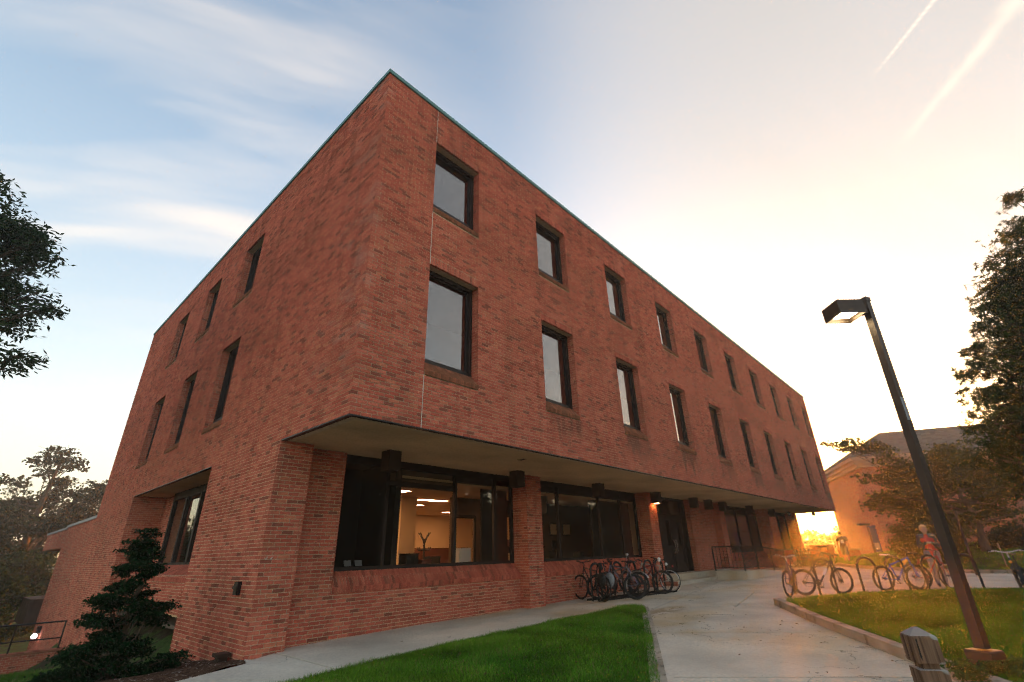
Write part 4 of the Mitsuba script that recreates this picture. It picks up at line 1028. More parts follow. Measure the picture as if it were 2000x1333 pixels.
def person(label, loc, heading, kind):
    k = thing('person', label, 'person')
    Mx = frame((loc[0], loc[1], float(gz(loc[0], loc[1])) + .005), math.radians(heading))
    V = lambda *a: np.array(a, float)
    sc = 1.0 if kind == 'woman' else 1.05
    hd = V(.05, 0, 1.55) if kind == 'woman' else V(.01, 0, 1.56)
    shw = .165 if kind == 'woman' else .195
    B = []
    B.append([(V(0, 0, .93), .125 if kind == 'woman' else .13), (V(0, 0, 1.07), .11 if kind == 'woman' else .125), (V(0, 0, 1.24), .125 if kind == 'woman' else .145), (V(-.01, 0, 1.33), .10)])
    B.append([(V(0, -.06, .93), .11), (V(0, .06, .93), .11)]); B.append([(V(0, -.06, 1.25), .11), (V(0, .06, 1.25), .11)])
    B.append([(V(-.01, 0, 1.33), .075), (V(.0, 0, 1.42), .052), (hd - V(.01, 0, .06), .05)])
    B.append([(hd + V(-.015, 0, .035), .092), (hd + V(.02, 0, -.02), .078), (hd + V(.045, 0, -.075), .045)])
    B.append([(hd + V(.098, 0, -.005), .010), (hd + V(.112, 0, -.03), .014)])
    for s in (-1, 1): B.append([(hd + V(-.005, .085 * s, 0), .016), (hd + V(-.01, .09 * s, -.03), .012)])
    arms = []
    for s in (-1, 1):
        sh = V(-.01, shw * s, 1.345)
        if kind == 'woman':
            el, wr, hdir = V(.0, .235 * s, 1.09), V(.20, .07 * s + .01, 1.17), V(.5, -.75 * s, .15)
        else:
            el, wr, hdir = V(-.03 + .06 * s, .27 * s, 1.06), V(.02 + .10 * s, .275 * s, .83), V(.1, -.05 * s, -1)
        arms.append([(sh, .062), (sh * .5 + el * .5, .05), (el, .041), (wr, .028)])
        B.append([(V(-.01, .06 * s, 1.33), .085), (sh, .06)]); B.append(arms[-1])
        B += hand(wr, hdir, V(0, 0, 1) if kind == 'woman' else V(1, 0, 0), s)
    legs = []
    for s in (-1, 1):
        st = 0.0 if kind == 'woman' else .2 * s
        hp, kn, an = V(0, .085 * s, .90), V(.03 + st * .7, .09 * s, .49), V(st - (.05 if st < 0 else 0), .09 * s, .09 + (.05 if st < 0 else 0))
        legs.append([(hp, .095), (hp * .5 + kn * .5, .078), (kn, .056), (kn * .5 + an * .5 + V(-.012, 0, 0), .055), (an, .037)])
        B.append(legs[-1]); B.append([(an, .04), (an + V(-.04, 0, -.05), .035), (an + V(.13, .01 * s, -.06), .03)])
    g = lambda ch, e: [[(p, r + e) for p, r in c] for c in ch]
    X = lambda m: (np.array(m.vertices) * [sc, sc, sc * 1.02], m.faces)
    skin = paint(.50, .28, .19)
    put('body', mikit.ply(X(body_mesh(B)), skin, True, to_world=T(Mx)), k)
    tor = [c for c in B[:3]]; cut = [[(V(-.01, 0, 1.31), .085), (V(-.01, 0, 1.36), .07)]]
    shs = [[(V(-.01, .06 * s, 1.33), .085), (V(-.01, shw * s, 1.345), .06)] for s in (-1, 1)]
    if kind == 'woman':
        put('shirt', mikit.ply(X(body_mesh(g(tor, .010))), paint(.50, .03, .025), True, to_world=T(Mx)), k)
        jk = [[(p + V(-.045, .0, 0), r + .012) for p, r in c] for c in tor] + [[(V(-.03, .09 * s, 1.0), .085), (V(-.01, .115 * s, 1.22), .075)] for s in (-1, 1)] + g(shs, .016) + g([a[:4] for a in arms], .016)
        put('jacket', mikit.ply(X(body_mesh(jk)), paint(.045, .04, .042), True, to_world=T(Mx)), k)
        put('trousers', mikit.ply(X(body_mesh(g(legs, .016) + g([[(V(0, -.06, .92), .11), (V(0, .06, .92), .11)]], .014))), paint(.16, .17, .21), True, to_world=T(Mx)), k)
        hair = [[(hd + V(-.03, 0, .045), .098), (hd + V(-.05, 0, -.02), .085), (hd + V(-.055, 0, -.10), .05)], [(hd + V(.03, -.045, .075), .045), (hd + V(-.02, -.07, .02), .04)], [(hd + V(.03, .045, .075), .045), (hd + V(-.02, .07, .02), .04)]]
        put('hair', mikit.ply(X(body_mesh(hair)), paint(.55, .36, .16), True, to_world=T(Mx)), k)
        put('necklace', mikit.ply((MB().tm(trimesh.creation.icosphere(1, .013).apply_translation((.115, 0, 1.285))).mesh()), 'steel', to_world=T(Mx)), k)
        b = thing('shoulder_bag', 'orange bag hanging at the woman\'s side', 'bag')
        put('pouch', mikit.ply(X(body_mesh([[(V(.14, .30, 1.06), .05), (V(.14, .36, .84), .08)], [(V(.2, .36, .84), .06), (V(.06, .36, .84), .06)]])), paint(.62, .16, .05), True, to_world=T(Mx)), b)
        put('strap', mikit.ply(MB().tube([(.14, .30, 1.08), (.04, .25, 1.24), (-.01, .18, 1.45), (-.09, .22, 1.24), (.04, .31, 1.04)], .012, 5).mesh(), paint(.62, .16, .05), to_world=T(Mx)), b)
    else:
        slv = [[a[0], a[1]] for a in arms]
        put('shirt', mikit.ply(X(body_mesh(g(tor, .018) + g(shs, .018) + g(slv, .022))), paint(.06, .03, .03), True, to_world=T(Mx)), k)
        sh = [[l[0], l[1], (l[2][0] + V(0, 0, .03), l[2][1] + .01)] for l in legs]
        put('shorts', mikit.ply(X(body_mesh(g(sh, .025) + g([[(V(0, -.06, .92), .11), (V(0, .06, .92), .11)]], .018))), paint(.10, .11, .12), True, to_world=T(Mx)), k)
        put('hair', mikit.ply(X(body_mesh([[(hd + V(-.03, 0, .045), .092), (hd + V(-.045, 0, -.02), .08)]])), paint(.04, .025, .02), True, to_world=T(Mx)), k)
        put('back_print', mikit.ply(MB().box((-.172, -.08, 1.14), (-.158, .08, 1.31)).mesh(), 'white_thing', to_world=T(Mx)), k)
    for s in (0, 1):
        an = legs[s][-1][0]
        put('shoe', mikit.ply(X(body_mesh([[(an + V(-.05, 0, -.045), .04), (an + V(.05, 0, -.05), .042), (an + V(.15, .01, -.055), .034)]])), 'black_rubber', True, to_world=T(Mx)), k)


# ------------------------------------------------------------------ street furniture
def build_furniture():
    # big lamp post at the right
    k = thing('street_lamp', 'tall square brown lamp post with a lit box head leaning over the lawn', 'street lamp')
    b0, t0 = np.array([4.07, -6.38, .80]), np.array([4.165, -6.485, 5.02]); ax = (t0 - b0) / np.linalg.norm(t0 - b0)
    a = math.radians(-47.3); ux = np.array([math.cos(a + .35), math.sin(a + .35), 0]); uy = np.array([-ux[1], ux[0], 0])
    sq = lambda c, h: [c + ux * h * sx + uy * h * sy for sx, sy in ((-1, -1), (1, -1), (1, 1), (-1, 1))]

    def prism(rings):
        v = np.vstack(rings); n = len(rings)
        f = [[i * 4 + j, i * 4 + (j + 1) % 4, (i + 1) * 4 + (j + 1) % 4, (i + 1) * 4 + j] for i in range(n - 1) for j in range(4)] + [[3, 2, 1, 0], [n * 4 - 4, n * 4 - 3, n * 4 - 2, n * 4 - 1]]
        return MB().add(v, f)
    put('pole', prism([sq(b0, .050), sq(b0 + ax * .4, .048), sq(t0 - ax * .06, .041), sq(t0 - ax * .06, .049), sq(t0, .049)]).ply('lamp_bronze'), k)
    put('base_cover', prism([sq(np.array([4.07, -6.38, .45]), .118), sq(np.array([4.07, -6.38, .775]), .118), sq(np.array([4.07, -6.38, .79]), .11)]).ply('lamp_bronze'), k)
    L = np.array([math.cos(a), math.sin(a), 0]); Dp = np.array([-L[1], L[0], 0])
    c = t0 - ax * .20
    hfr = lambda cen: (lambda v: cen + np.outer(v[:, 0], -L) + np.outer(v[:, 1], Dp) + np.outer(v[:, 2], [0, 0, 1.0]))
    put('arm', MB().box((.05, -.045, -.05), (.2, .045, .05), hfr(c)).ply('lamp_bronze'), k)
    hd = MB(); w, l0, l1, z0, z1 = .17, .17, .53, -.10, .10
    for p, q in (((l0, -w, z0), (l0 + .012, w, z1)), ((l1 - .012, -w, z0), (l1, w, z1)), ((l0 + .012, -w, z0), (l1 - .012, -w + .012, z1)), ((l0 + .012, w - .012, z0), (l1 - .012, w, z1)), ((l0 + .012, -w + .012, z1 - .015), (l1 - .012, w - .012, z1))):
        hd.box(p, q, hfr(c))
    put('head', hd.ply('lamp_bronze'), k)
    put('reflector', MB().box((l0 + .015, -w + .015, -.02), (l1 - .015, w - .015, -.01), hfr(c)).ply('steel'), k)
    put('lamp', emit(MB().box((l0 + .06, -w + .06, -.062), (l1 - .09, w - .06, -.05), hfr(c)).ply('white_thing'), 1.5, 1.2, .66), k)
    put('hand_hole_cover', prism([[b0 + ax * (.17 + h * .17) - uy * (.0502 + d) + ux * x for x, d in ((-.03, .003), (.03, .003), (.03, -.001), (-.03, -.001))] for h in (0, 1)]).ply('lamp_bronze'), k)
    s0 = b0 + ax * 2.45
    put('sticker', prism([[s0 + ax * h * .3 - uy * (.046 + d) + ux * x for x, d in ((-.028, -.004), (.028, -.004), (.028, .0), (-.028, .0))] for h in (0, 1)]).ply('grey_paint'), k)
    # wooden bollard in the foreground
    k = thing('bollard', 'weathered square wooden bollard with a cut groove and a pyramid top at the kerb', 'bollard')
    c = np.array([.628, -6.25, 0]); an = math.radians(28); ux, uy = np.array([math.cos(an), math.sin(an), 0]), np.array([-math.sin(an), math.cos(an), 0])
    R_ = lambda h, z: [c + ux * h * sx + uy * h * sy + [0, 0, z] for sx, sy in ((-1, -1), (1, -1), (1, 1), (-1, 1))]
    h = .072
    put('post', prism([R_(h, .3), R_(h, 1.135), R_(h - .004, 1.138), R_(h - .026, 1.139), R_(h - .026, 1.166), R_(h - .004, 1.167), R_(h, 1.171), R_(h * .985, 1.305), R_(h * .93, 1.312), R_(.012, 1.352)]).ply('weathered_wood'), k)
    crk = c - ux * (h + .001) + uy * .045
    put('crack', MB().add([crk + uy * d + [0, 0, z] - ux * .0012 for d, z in ((-.003, 1.30), (.003, 1.30), (.006, 1.2), (-.004, 1.18))], [[0, 1, 2, 3]]).ply('dark_inside'), k)
    # far lamps, emergency phone, leaning poles
    def lamp(x, y, h, lab, twin):
        z = float(lawn_z_f(np.array([x]), np.array([y]))[0]) - .2
        k = thing('street_lamp', lab, 'street lamp')
        put('pole', MB().tube([(x, y, z), (x, y, z + h)], [.07, .05], 8).ply('lamp_bronze'), k)
        for s in ((-1, 1) if twin else (1,)):
            q = np.array([-.62 * s, .78 * s, 0])
            e = np.array([x, y, z + h])
            if twin:
                put('arm', MB().tube([e - [0, 0, .15], e + q * .3 + [0, 0, .05], e + q * .6], .03, 6).ply('lamp_bronze'), k)
                put('head', MB().tube([e + q * .6 + [0, 0, .15], e + q * .6 - [0, 0, .2]], [.05, .13], 8).ply('lamp_bronze'), k)
            else:
                put('head', MB().box((-.15, -.12, -.05), (.62, .12, .08), lambda v: e + np.outer(v[:, 0], q) + np.outer(v[:, 1], [q[1], -q[0], 0]) + np.outer(v[:, 2], [0, 0, 1])).ply('lamp_bronze'), k)
    lamp(41.0, -.75, 2.15, 'thin brown lamp post with a flat box head beyond the far lawn', False)
    lamp(46.5, -.65, 3.4, 'far post with two curved lamp arms behind the blue call pillar', True)
    k = thing('call_pillar', 'tall dark blue emergency call pillar on the far lawn', 'call box')
    x, y = 38.0, -1.4; z = float(lawn_z_f(np.array([x]), np.array([y]))[0]) - .1
    put('column', MB().box((x - .16, y - .16, z), (x + .16, y + .16, z + 1.75)).ply('deep_blue'), k)
    put('panel', MB().box((x - .175, y - .12, z + .35), (x - .161, y + .12, z + .75)).ply('grey_paint'), k)
    put('button', MB().tm(trimesh.creation.icosphere(1, .05).apply_translation((x - .18, y + .05, z + .4))).ply('white_thing'), k)
    put('cap', MB().box((x - .19, y - .19, z + 1.75), (x + .19, y + .19, z + 1.83)).ply('deep_blue'), k)
    for lab, p, q in (('slim brown pole standing on the far lawn right of the near lamp post', (22.4, -6.15, .6), (22.42, -6.2, 2.95)), ('dark pole with a pale tag under the big maple at the right edge', (16.6, -8.35, .5), (16.6, -8.35, 4.9))):
        k = thing('utility_pole', lab, 'pole')
        put('shaft', MB().tube([p, q], .055 if p[0] < 20 else .05, 8).ply('lamp_bronze' if p[0] > 20 else 'dark_metal'), k)
        if p[0] < 20: put('tag', MB().box((16.54, -8.42, 3.0), (16.55, -8.3, 3.3)).ply('white_thing'), k)
    k = thing('marker_post', 'thin pale marker stake on the far lawn beside the slim brown pole', 'post')
    put('stake', MB().box((25.2, -7.1, .8), (25.24, -7.06, 1.75)).ply('trim_white'), k)
    # low walls beyond the building
    for lab, x, y, h, l in (('taller red brick wall end past the far corner of the building', 37.2, 1.75, .95, 1.4), ('lower red brick wall right of the taller one', 37.4, .25, .68, 1.2)):
        k = thing('low_wall', lab, 'wall'); z = float(gz(x, y))
        put('body', MB().box((x, y - l / 2, z - .3), (x + .4, y + l / 2, z + h)).ply('far_brick'), k)
        put('cap', MB().box((x - .04, y - l / 2 - .04, z + h), (x + .44, y + l / 2 + .04, z + h + .09)).ply('trim_white'), k)


def build_house():
    k = thing('brick_house', 'brick house with a slate hip roof and white cornice beyond the far lawn', 'house')
    f = np.array([.402, -.916, 0]); n = np.array([.916, .402, 0]); A = np.array([43.25, -1.2, 0])
    P = lambda a, b, z: A + f * a + n * b + [0, 0, z]
    fr = lambda v: A + np.outer(v[:, 0], f) + np.outer(v[:, 1], n) + np.outer(v[:, 2], [0, 0, 1.0])
    put('wall', MB().box((0, 0, -1), (24, 11, 7.35), fr).ply('far_brick'), k)
    put('cornice', MB().box((-.3, -.3, 7.35), (24.3, 11.3, 7.6), fr).box((-.5, -.5, 7.6), (24.5, 11.5, 7.85), fr).box((-.7, -.7, 7.85), (24.7, 11.7, 8.1), fr).ply('trim_white'), k)
    v = [P(-.75, -.75, 8.1), P(24.7, -.75, 8.1), P(24.7, 11.7, 8.1), P(-.75, 11.7, 8.1), P(3.6, 4.6, 10.75), P(20, 4.6, 10.75), P(20, 6.4, 10.75), P(3.6, 6.4, 10.75)]
    r = put('roof', MB().add(v, [[0, 1, 5, 4], [1, 2, 6, 5], [2, 3, 7, 6], [3, 0, 4, 7], [4, 5, 6, 7]]).ply('slate'), k)
    k = thing('iron_fence', 'black iron picket fence at the foot of the brick house', 'fence')
    mb = MB(); ra = MB()
    p0, p1 = np.array([41.5, -2.2, 0]), np.array([42.5, -4.6, 0])
    for t in np.linspace(0, 1, 26):
        q = p0 + (p1 - p0) * t; z = float(lawn_z_f(q[:1], q[1:2])[0]); mb.tube([q + [0, 0, z - .1], q + [0, 0, z + 1.2 + .5 * min(t * 2, 1)]], .012, 4)
    stuff(put('pickets', mb.ply('dark_metal'), k))
    z = float(lawn_z_f(p0[:1], p0[1:2])[0]); put('rail', ra.tube([p0 + [0, 0, z + .95], p1 + [0, 0, z + 1.5]], .02, 5).ply('dark_metal'), k)


# ------------------------------------------------------------------ trees
def leaf_cloud(blobs, size, c0, c1, seed, shape='rhomb', up=.4, sub=14, spread=.28):
    g = np.random.default_rng(seed); V, F, C, n0 = [], [], [], 0
    for (c, rad, n) in blobs:
        c, rad = np.array(c, float), np.array(rad, float) * np.ones(3)
        d = g.normal(size=(sub, 3)); d /= np.linalg.norm(d, axis=1, keepdims=True)
        sc = c + d * rad * (g.uniform(.25, 1.0, (sub, 1)) ** .5)
        tone = g.uniform(.65, 1.3, sub)
        w = g.integers(0, sub, n)
        p = sc[w] + np.clip(g.normal(size=(n, 3)), -1.8, 1.8) * rad * spread * np.array([1, 1, .62])
        a = g.normal(size=(n, 3)); a[:, 2] = a[:, 2] * .5 - .25; a /= np.linalg.norm(a, axis=1, keepdims=True)
        nn = g.normal(size=(n, 3)); nn[:, 2] += up * 2; b = np.cross(nn, a); b /= np.linalg.norm(b, axis=1, keepdims=True) + 1e-9
        nn = np.cross(a, b)
        s = size * g.uniform(.6, 1.25, (n, 1))
        col = (np.array(c0) + (np.array(c1) - np.array(c0)) * g.uniform(0, 1, (n, 1))) * (tone[w][:, None] * g.uniform(.8, 1.2, (n, 1)))
        if shape == 'maple':
            v = np.stack([p, p + a * s * .5 - b * s * .16 + nn * s * .06, p + a * s, p + a * s * .5 + b * s * .16 + nn * s * .06,
                          p + b * s * .62 + a * s * .45, p + a * s * .22 + b * s * .1, p - b * s * .62 + a * s * .45, p + a * s * .22 - b * s * .1, p + b * s * .4 - a * s * .12, p - b * s * .4 - a * s * .12], 1)
            f = np.array([[0, 1, 2], [0, 2, 3], [5, 4, 3], [7, 1, 6], [0, 8, 5], [0, 7, 9]]); m = 10
        elif shape == 'long':
            v = np.stack([p, p + a * s * .45 - b * s * .17, p + a * s, p + a * s * .45 + b * s * .17], 1); f = np.array([[0, 1, 2], [0, 2, 3]]); m = 4
        else:
            v = np.stack([p, p + a * s * .5 - b * s * .36 + nn * s * .1, p + a * s, p + a * s * .5 + b * s * .36 + nn * s * .1], 1); f = np.array([[0, 1, 2], [0, 2, 3]]); m = 4
        V.append(v.reshape(-1, 3)); F.append((np.arange(n)[:, None, None] * m + f).reshape(-1, 3) + n0); C.append(np.repeat(col, m, 0)); n0 += n * m
    return mikit.ply((np.vstack(V), np.vstack(F)), 'leaf', False, color=np.vstack(C))


def tree(name, label, cat, base, top, r0, blobs, size, c0, c1, seed, shape='rhomb', group=None, limbs=True, bend=.3, sub=14, spread=.28, up=.4, mat='bark'):
    k = thing(name, label, cat, group); g = np.random.default_rng(seed + 999)
    base, top = np.array(base, float), np.array(top, float)
    n = 8; t = np.linspace(0, 1, n)[:, None]
    tr = base + (top - base) * t + np.concatenate([np.zeros((1, 3)), g.normal(size=(n - 1, 3)) * [bend, bend, 0]]) * t * .6
    rad = r0 * (1 - .8 * t[:, 0]); rad[0] *= 1.35
    put('trunk', MB().tube(tr, rad, 10).ply(mat, True), k)
    if limbs:
        mb = MB()
        for c, R, _ in blobs:
            c = np.array(c, float); i = int(np.clip((c[2] - base[2]) / max(top[2] - base[2], .1) * n - 1.5, 1, n - 2))
            p = tr[i]; q = p + (c - p) * .5 + g.normal(size=3) * .12 * np.linalg.norm(c - p) + [0, 0, -.08 * np.linalg.norm(c - p)]
            rr = min(rad[i] * .5, .03 + .018 * np.linalg.norm(c - p))
            mb.tube([p, q, c], [rr, rr * .6, rr * .22], 6)
            for _ in range(3):
                e = c + g.normal(size=3) * np.array(R) * .55
                mb.tube([p + (c - p) * .75, (c + e) / 2, e], [rr * .32, rr * .2, rr * .08], 4)
        put('branches', mb.ply(mat, True), k)
    put('crown', leaf_cloud(blobs, size, c0, c1, seed, shape, up, sub, spread), k)
    return k


def ball(c, R, n, r, count, seed, flat=.75, shell=.55):
    """n leaf clumps of radius r scattered through an ellipsoid R round c."""
    g = np.random.default_rng(seed); d = g.normal(size=(n, 3)); d /= np.linalg.norm(d, axis=1, keepdims=True)
    p = np.array(c) + d * np.array(R) * g.uniform(shell, 1, (n, 1))
    s = r * g.uniform(.65, 1.3, n)
    return [(q, (a, a, a * flat), int(count * (a / r) ** 2)) for q, a in zip(p, s)]


DK0, DK1 = (.016, .030, .010), (.035, .058, .016)
OL0, OL1 = (.013, .019, .005), (.036, .040, .010)


def build_trees():
    # upper left, close
    tree('leafy_tree', 'dark leafy tree reaching in from the left edge beside the end wall', 'tree', (-7.3, 10.6, -.6), (-6.3, 9.6, 9.6), .2,
         ball((-5.75, 9.1, 8.3), (1.75, 1.5, 1.95), 40, .52, 460, 11) + [((-4.35, 7.35, 8.65), (.32, .32, .2), 200), ((-4.15, 7.6, 8.3), (.4, .4, .24), 260), ((-3.7, 7.7, 7.3), (.34, .34, .22), 260), ((-3.85, 8.05, 6.2), (.42, .42, .25), 260), ((-4.0, 8.2, 5.95), (.4, .4, .22), 240), ((-4.1, 7.9, 7.6), (.5, .45, .3), 320), ((-4.2, 8.1, 6.9), (.5, .45, .3), 330), ((-5.3, 7.9, 9.9), (.4, .4, .28), 280), ((-5.0, 7.8, 9.3), (.5, .5, .35), 340), ((-4.6, 7.6, 9.0), (.45, .45, .3), 300), ((-5.6, 8.4, 10.4), (.45, .45, .3), 280)],
         .155, (.018, .04, .018), (.04, .075, .03), 21, 'long', spread=.3)
    # lower left, behind the wing
    up1 = [((.9, 56, 11.5), (1.1, 1.1, .8), 360), ((-.3, 57, 11.0), (.9, .9, .7), 260), ((2.0, 56, 10.7), (1.0, 1, .65), 260), ((.4, 57, 9.9), (.8, .8, .5), 160), ((-1.8, 58, 8.9), (1.2, 1.2, .8), 320), ((1.8, 56, 9.2), (.9, .9, .5), 180)]
    tree('oak_tree', 'tall oak with open gaps in its crown behind the low wing', 'tree', (.6, 58, -3.5), (.9, 56.5, 11), .45, up1 + ball((0.4, 58, 5.0), (4.4, 4.2, 4.0), 40, 1.25, 420, 31), .34, OL0, OL1, 41)
    tree('yard_tree', 'dense tree standing left of the building and mirrored in the bay window', 'tree', (-6.8, 31, -2.6), (-6.8, 31, 5), .3, ball((-6.8, 31, 2.4), (3.0, 3.4, 4.6), 44, 1.2, 420, 36), .3, DK0, DK1, 46)
    tree('oak_tree', 'broad dark oak at the far left edge below the leafy tree', 'tree', (-5.5, 52, -3.5), (-5, 52, 4), .4, ball((-4.5, 52, 2.6), (4.2, 4, 4.0), 44, 1.25, 460, 32), .34, DK0, OL1, 42)
    tree('oak_tree', 'smaller oak with a ragged top against the end wall of the building', 'tree', (5.2, 54, -3.5), (5.0, 53, 6.5), .35, ball((5.2, 54, 6.6), (2.4, 2.4, 2.4), 26, .95, 300, 33), .32, OL0, OL1, 43)
    tree('oak_tree', 'dark undergrowth tree filling the gap below the wing overhang', 'tree', (.8, 50, -3.5), (1, 50, 0), .3, ball((.6, 49, -.8), (3.6, 3, 3.0), 30, 1.15, 420, 34), .34, DK0, DK1, 44)
    tree('oak_tree', 'low dark tree standing behind the guard rail at the far left', 'tree', (-2.6, 34, -3), (-2.6, 34, .5), .2, ball((-2.7, 34.5, -.4), (2.5, 3, 2.6), 30, .95, 420, 35), .25, DK0, DK1, 45)
    # small conifer at the end wall
    g = np.random.default_rng(5); c0 = np.array([-1.42, 3.75, .35]); bl = []
    for z, r, n in ((2.02, .05, 3), (1.9, .11, 4), (1.75, .17, 5), (1.58, .22, 5), (1.42, .34, 5), (1.2, .44, 6), (.95, .46, 6), (.72, .5, 6), (.52, .64, 8), (.34, .68, 9), (.14, .66, 10)):
        for i in range(n):
            a = i * 2 * math.pi / n + g.uniform(-.8, .8); q = r * g.uniform(.35, 1.3); sz = g.uniform(.9, 1.6)
            bl.append((c0 + [q * math.cos(a), q * math.sin(a), z * 1.06 + g.uniform(-.16, .16) - .32], ((.11 + .09 * r) * sz, (.11 + .09 * r) * sz, (.05 + .05 * r) * g.uniform(.8, 1.5)), int((300 + 330 * r) * sz)))
    tree('dwarf_conifer', 'small dark green conifer with layered fan shaped sprays beside the end wall', 'conifer', c0 - [0, 0, .3], c0 + [.1, .05, 1.8], .05, bl, .05, (.006, .022, .008), (.013, .046, .015), 51, up=.8, sub=8, spread=.36, bend=.05)
    # right: big maple and its neighbours
    k_ = .6; near = lambda c: CAM + (np.array(c) - CAM) * k_
    mp = ball((26.4, -13.9, 9.0), (4.2, 4.4, 6.6), 170, 1.05, 300, 61) + ball((28.5, -11.6, 4.2), (2.8, 2.6, 2.6), 60, .95, 300, 67) + [((23.9, -10.9, 12.3), (.5, .5, .35), 110), ((24.0, -10.4, 10.0), (.7, .6, .45), 170), ((24.2, -9.9, 9.4), (.5, .5, .35), 100), ((24.3, -9.4, 7.8), (.7, .6, .45), 170), ((24.9, -9.2, 6.6), (.9, .8, .6), 220), ((25.4, -9.2, 5.4), (1.0, .9, .7), 260), ((25.8, -9.8, 4.4), (1.1, 1, .8), 300), ((26.5, -11, 5.4), (1.4, 1.4, 1.0), 420), ((26.3, -10.3, 7.2), (1.3, 1.3, 1.0), 380), ((26.6, -9.9, 3.4), (1.2, 1, .7), 300), ((27.2, -10.6, 4.6), (1.2, 1, .8), 320)]
    mp = [(near(c), np.array(r_) * k_, int(n_ * .8)) for c, r_, n_ in mp] + [(c, (.5, .5, .4), 260) for c in ((12.71, -7.93, 4.75), (13.1, -7.95, 4.06), (13.5, -7.9, 3.37), (12.95, -7.6, 3.61), (12.95, -8.35, 4.96), (12.62, -8.6, 5.87), (13.93, -8.06, 2.9), (12.75, -7.65, 4.3), (13.6, -8.6, 4.4), (13.4, -8.7, 5.3))] + [(c, (.36, .36, .26), 150) for c in ((12.26, -9.97, 9.72), (12.44, -9.69, 9.01), (12.41, -9.15, 8.25), (12.71, -9.13, 7.71), (12.66, -8.44, 6.77), (12.64, -8.73, 7.24), (12.74, -7.89, 5.83), (12.95, -7.77, 5.3), (12.76, -8.15, 6.18), (13.14, -8.96, 6.76))]
    tree('maple_tree', 'big dark green maple with lobed leaves at the right edge', 'tree', (15.4, -11.6, .6), near((26.6, -13.8, 12)), .22, mp, .155, (.016, .032, .009), (.042, .062, .015), 62, 'maple', spread=.3)
    tree('spreading_tree', 'spreading tree with fine sunlit sprays in front of the brick house', 'tree', (29.6, -6.7, 1.0), (29.4, -6.4, 4.6), .24,
         ball((30.2, -6.1, 4.4), (3.2, 2.8, 1.8), 52, .72, 380, 63, .6) + [((27.1, -2.5, 6.6), (.6, .5, .25), 130), ((26.9, -2.0, 6.9), (.4, .35, .16), 60), ((27.4, -3.0, 6.7), (.7, .6, .3), 200), ((28.0, -3.4, 6.6), (.8, .7, .35), 260), ((28.6, -4.0, 6.5), (.8, .7, .4), 280), ((27.8, -3.1, 5.0), (.55, .5, .24), 130), ((28.2, -3.4, 4.1), (.55, .5, .26), 130), ((27.9, -2.9, 3.7), (.45, .4, .22), 90), ((28.4, -4.0, 5.2), (.7, .6, .34), 200)] + [(c, (.75, .7, .5), 300) for c in ((31.9, -7.3, 5), (33, -8, 4.2), (34.1, -8.5, 3.2), (33, -7.2, 3), (34.3, -7.9, 2.2), (31.2, -7.6, 6.3), (30.7, -6.5, 5.8), (28.7, -4.3, 5.8), (29.3, -4.5, 5.1), (28.9, -3.7, 4.4), (29.8, -4.1, 3.6), (30.1, -4.8, 4.3), (30.4, -4.4, 2.9))],
         (.17), (.026, .034, .009), (.065, .060, .014), 64, spread=.32)
    tree('round_bush', 'round leafy bush on the far lawn behind the woman', 'bush', (26.6, -4.9, .9), (26.6, -4.9, 2.0), .08, ball((26.8, -5.0, 2.0), (1.1, 1.5, 1.0), 40, .42, 330, 65), .10, (.04, .045, .012), (.09, .08, .02), 66)
    for i, (x, y, h, lab) in enumerate(((30, -10.2, 1.6, 'dark rounded shrub under the maple at the right edge'), (31, -8.0, 1.3, 'dark shrub beside the trunk of the spreading tree'), (27.5, -12.5, 1.8, 'dark shrub lowest at the right edge'))):
        tree('dark_shrub', lab, 'shrub', (x, y, .9), (x, y, 2), .07, ball((x, y, 1.7), (1.6, 1.7, h * .75), 30, .55, 300, 70 + i), .13, (.014, .02, .010), (.035, .035, .014), 72 + i)
    # far tree line beyond the building
    for i, (x, y, z, R) in enumerate([(120, 27.5, 2.0, 5.5), (128, 24.0, 1.4, 5), (118, 20.5, 1.8, 4.6), (126, 17.5, 1.2, 5), (110, 14.6, 2.4, 4.6), (104, 11.4, 3.2, 4.2), (112, 9.2, 3.0, 4.5), (98, 7.0, 2.8, 4), (120, 32, 1.5, 6), (95, 3.0, 2.5, 4.5), (90, 12.5, -.5, 4), (88, 8.4, 0, 4), (92, 17, -.6, 4)]):
        tree('distant_tree', 'hazy tree of the distant tree line beyond the far corner', 'tree', (x, y, -4.5), (x, y, z), .3, ball((x, y, z - 1.2), (R, R, R * .62), 16, R * .36, 170, 80 + i), .62, OL0, OL1, 120 + i, group='distant tree line', limbs=False)
    # trees behind the camera that the ground floor glass mirrors
    for i, (x, y, h) in enumerate([(6, -25, 8.5), (12, -23, 9), (18, -25, 8.5), (24.5, -23, 9), (31, -24, 9), (38, -23, 9), (45, -22, 9), (52, -22, 8.5), (0, -28, 8)]):
        tree('yard_tree', 'dense tree standing across the yard and mirrored in the dark ground floor glass', 'tree', (x, y, 0), (x, y, h * .7), .3, ball((x, y, h * .48), (3.6, 3.2, h * .46), 34, 1.5, 420, 140 + i, .8, .3), .5, DK0, DK1, 150 + i, group='trees across the yard', limbs=False)


def build_weeds():
    for i, (x, y) in enumerate(((3.55, -6.28), (3.8, -6.5), (4.05, -6.62), (3.75, -6.15))):
        k = thing('weed', ['low leafy weeds left of the near lamp post foot', 'low leafy weeds in front of the near lamp post foot', 'low leafy weeds right of the near lamp post foot', 'low leafy weeds behind the near lamp post foot'][i], 'weed', 'weeds at the lamp post')
        z = float(lawn_z_r(np.array([x]), np.array([y]))[0])
        put('leaves', leaf_cloud([((x, y, z + .07), (.14, .14, .08), 420)], .042, (.03, .07, .02), (.07, .13, .03), 160 + i, up=1.2), k)


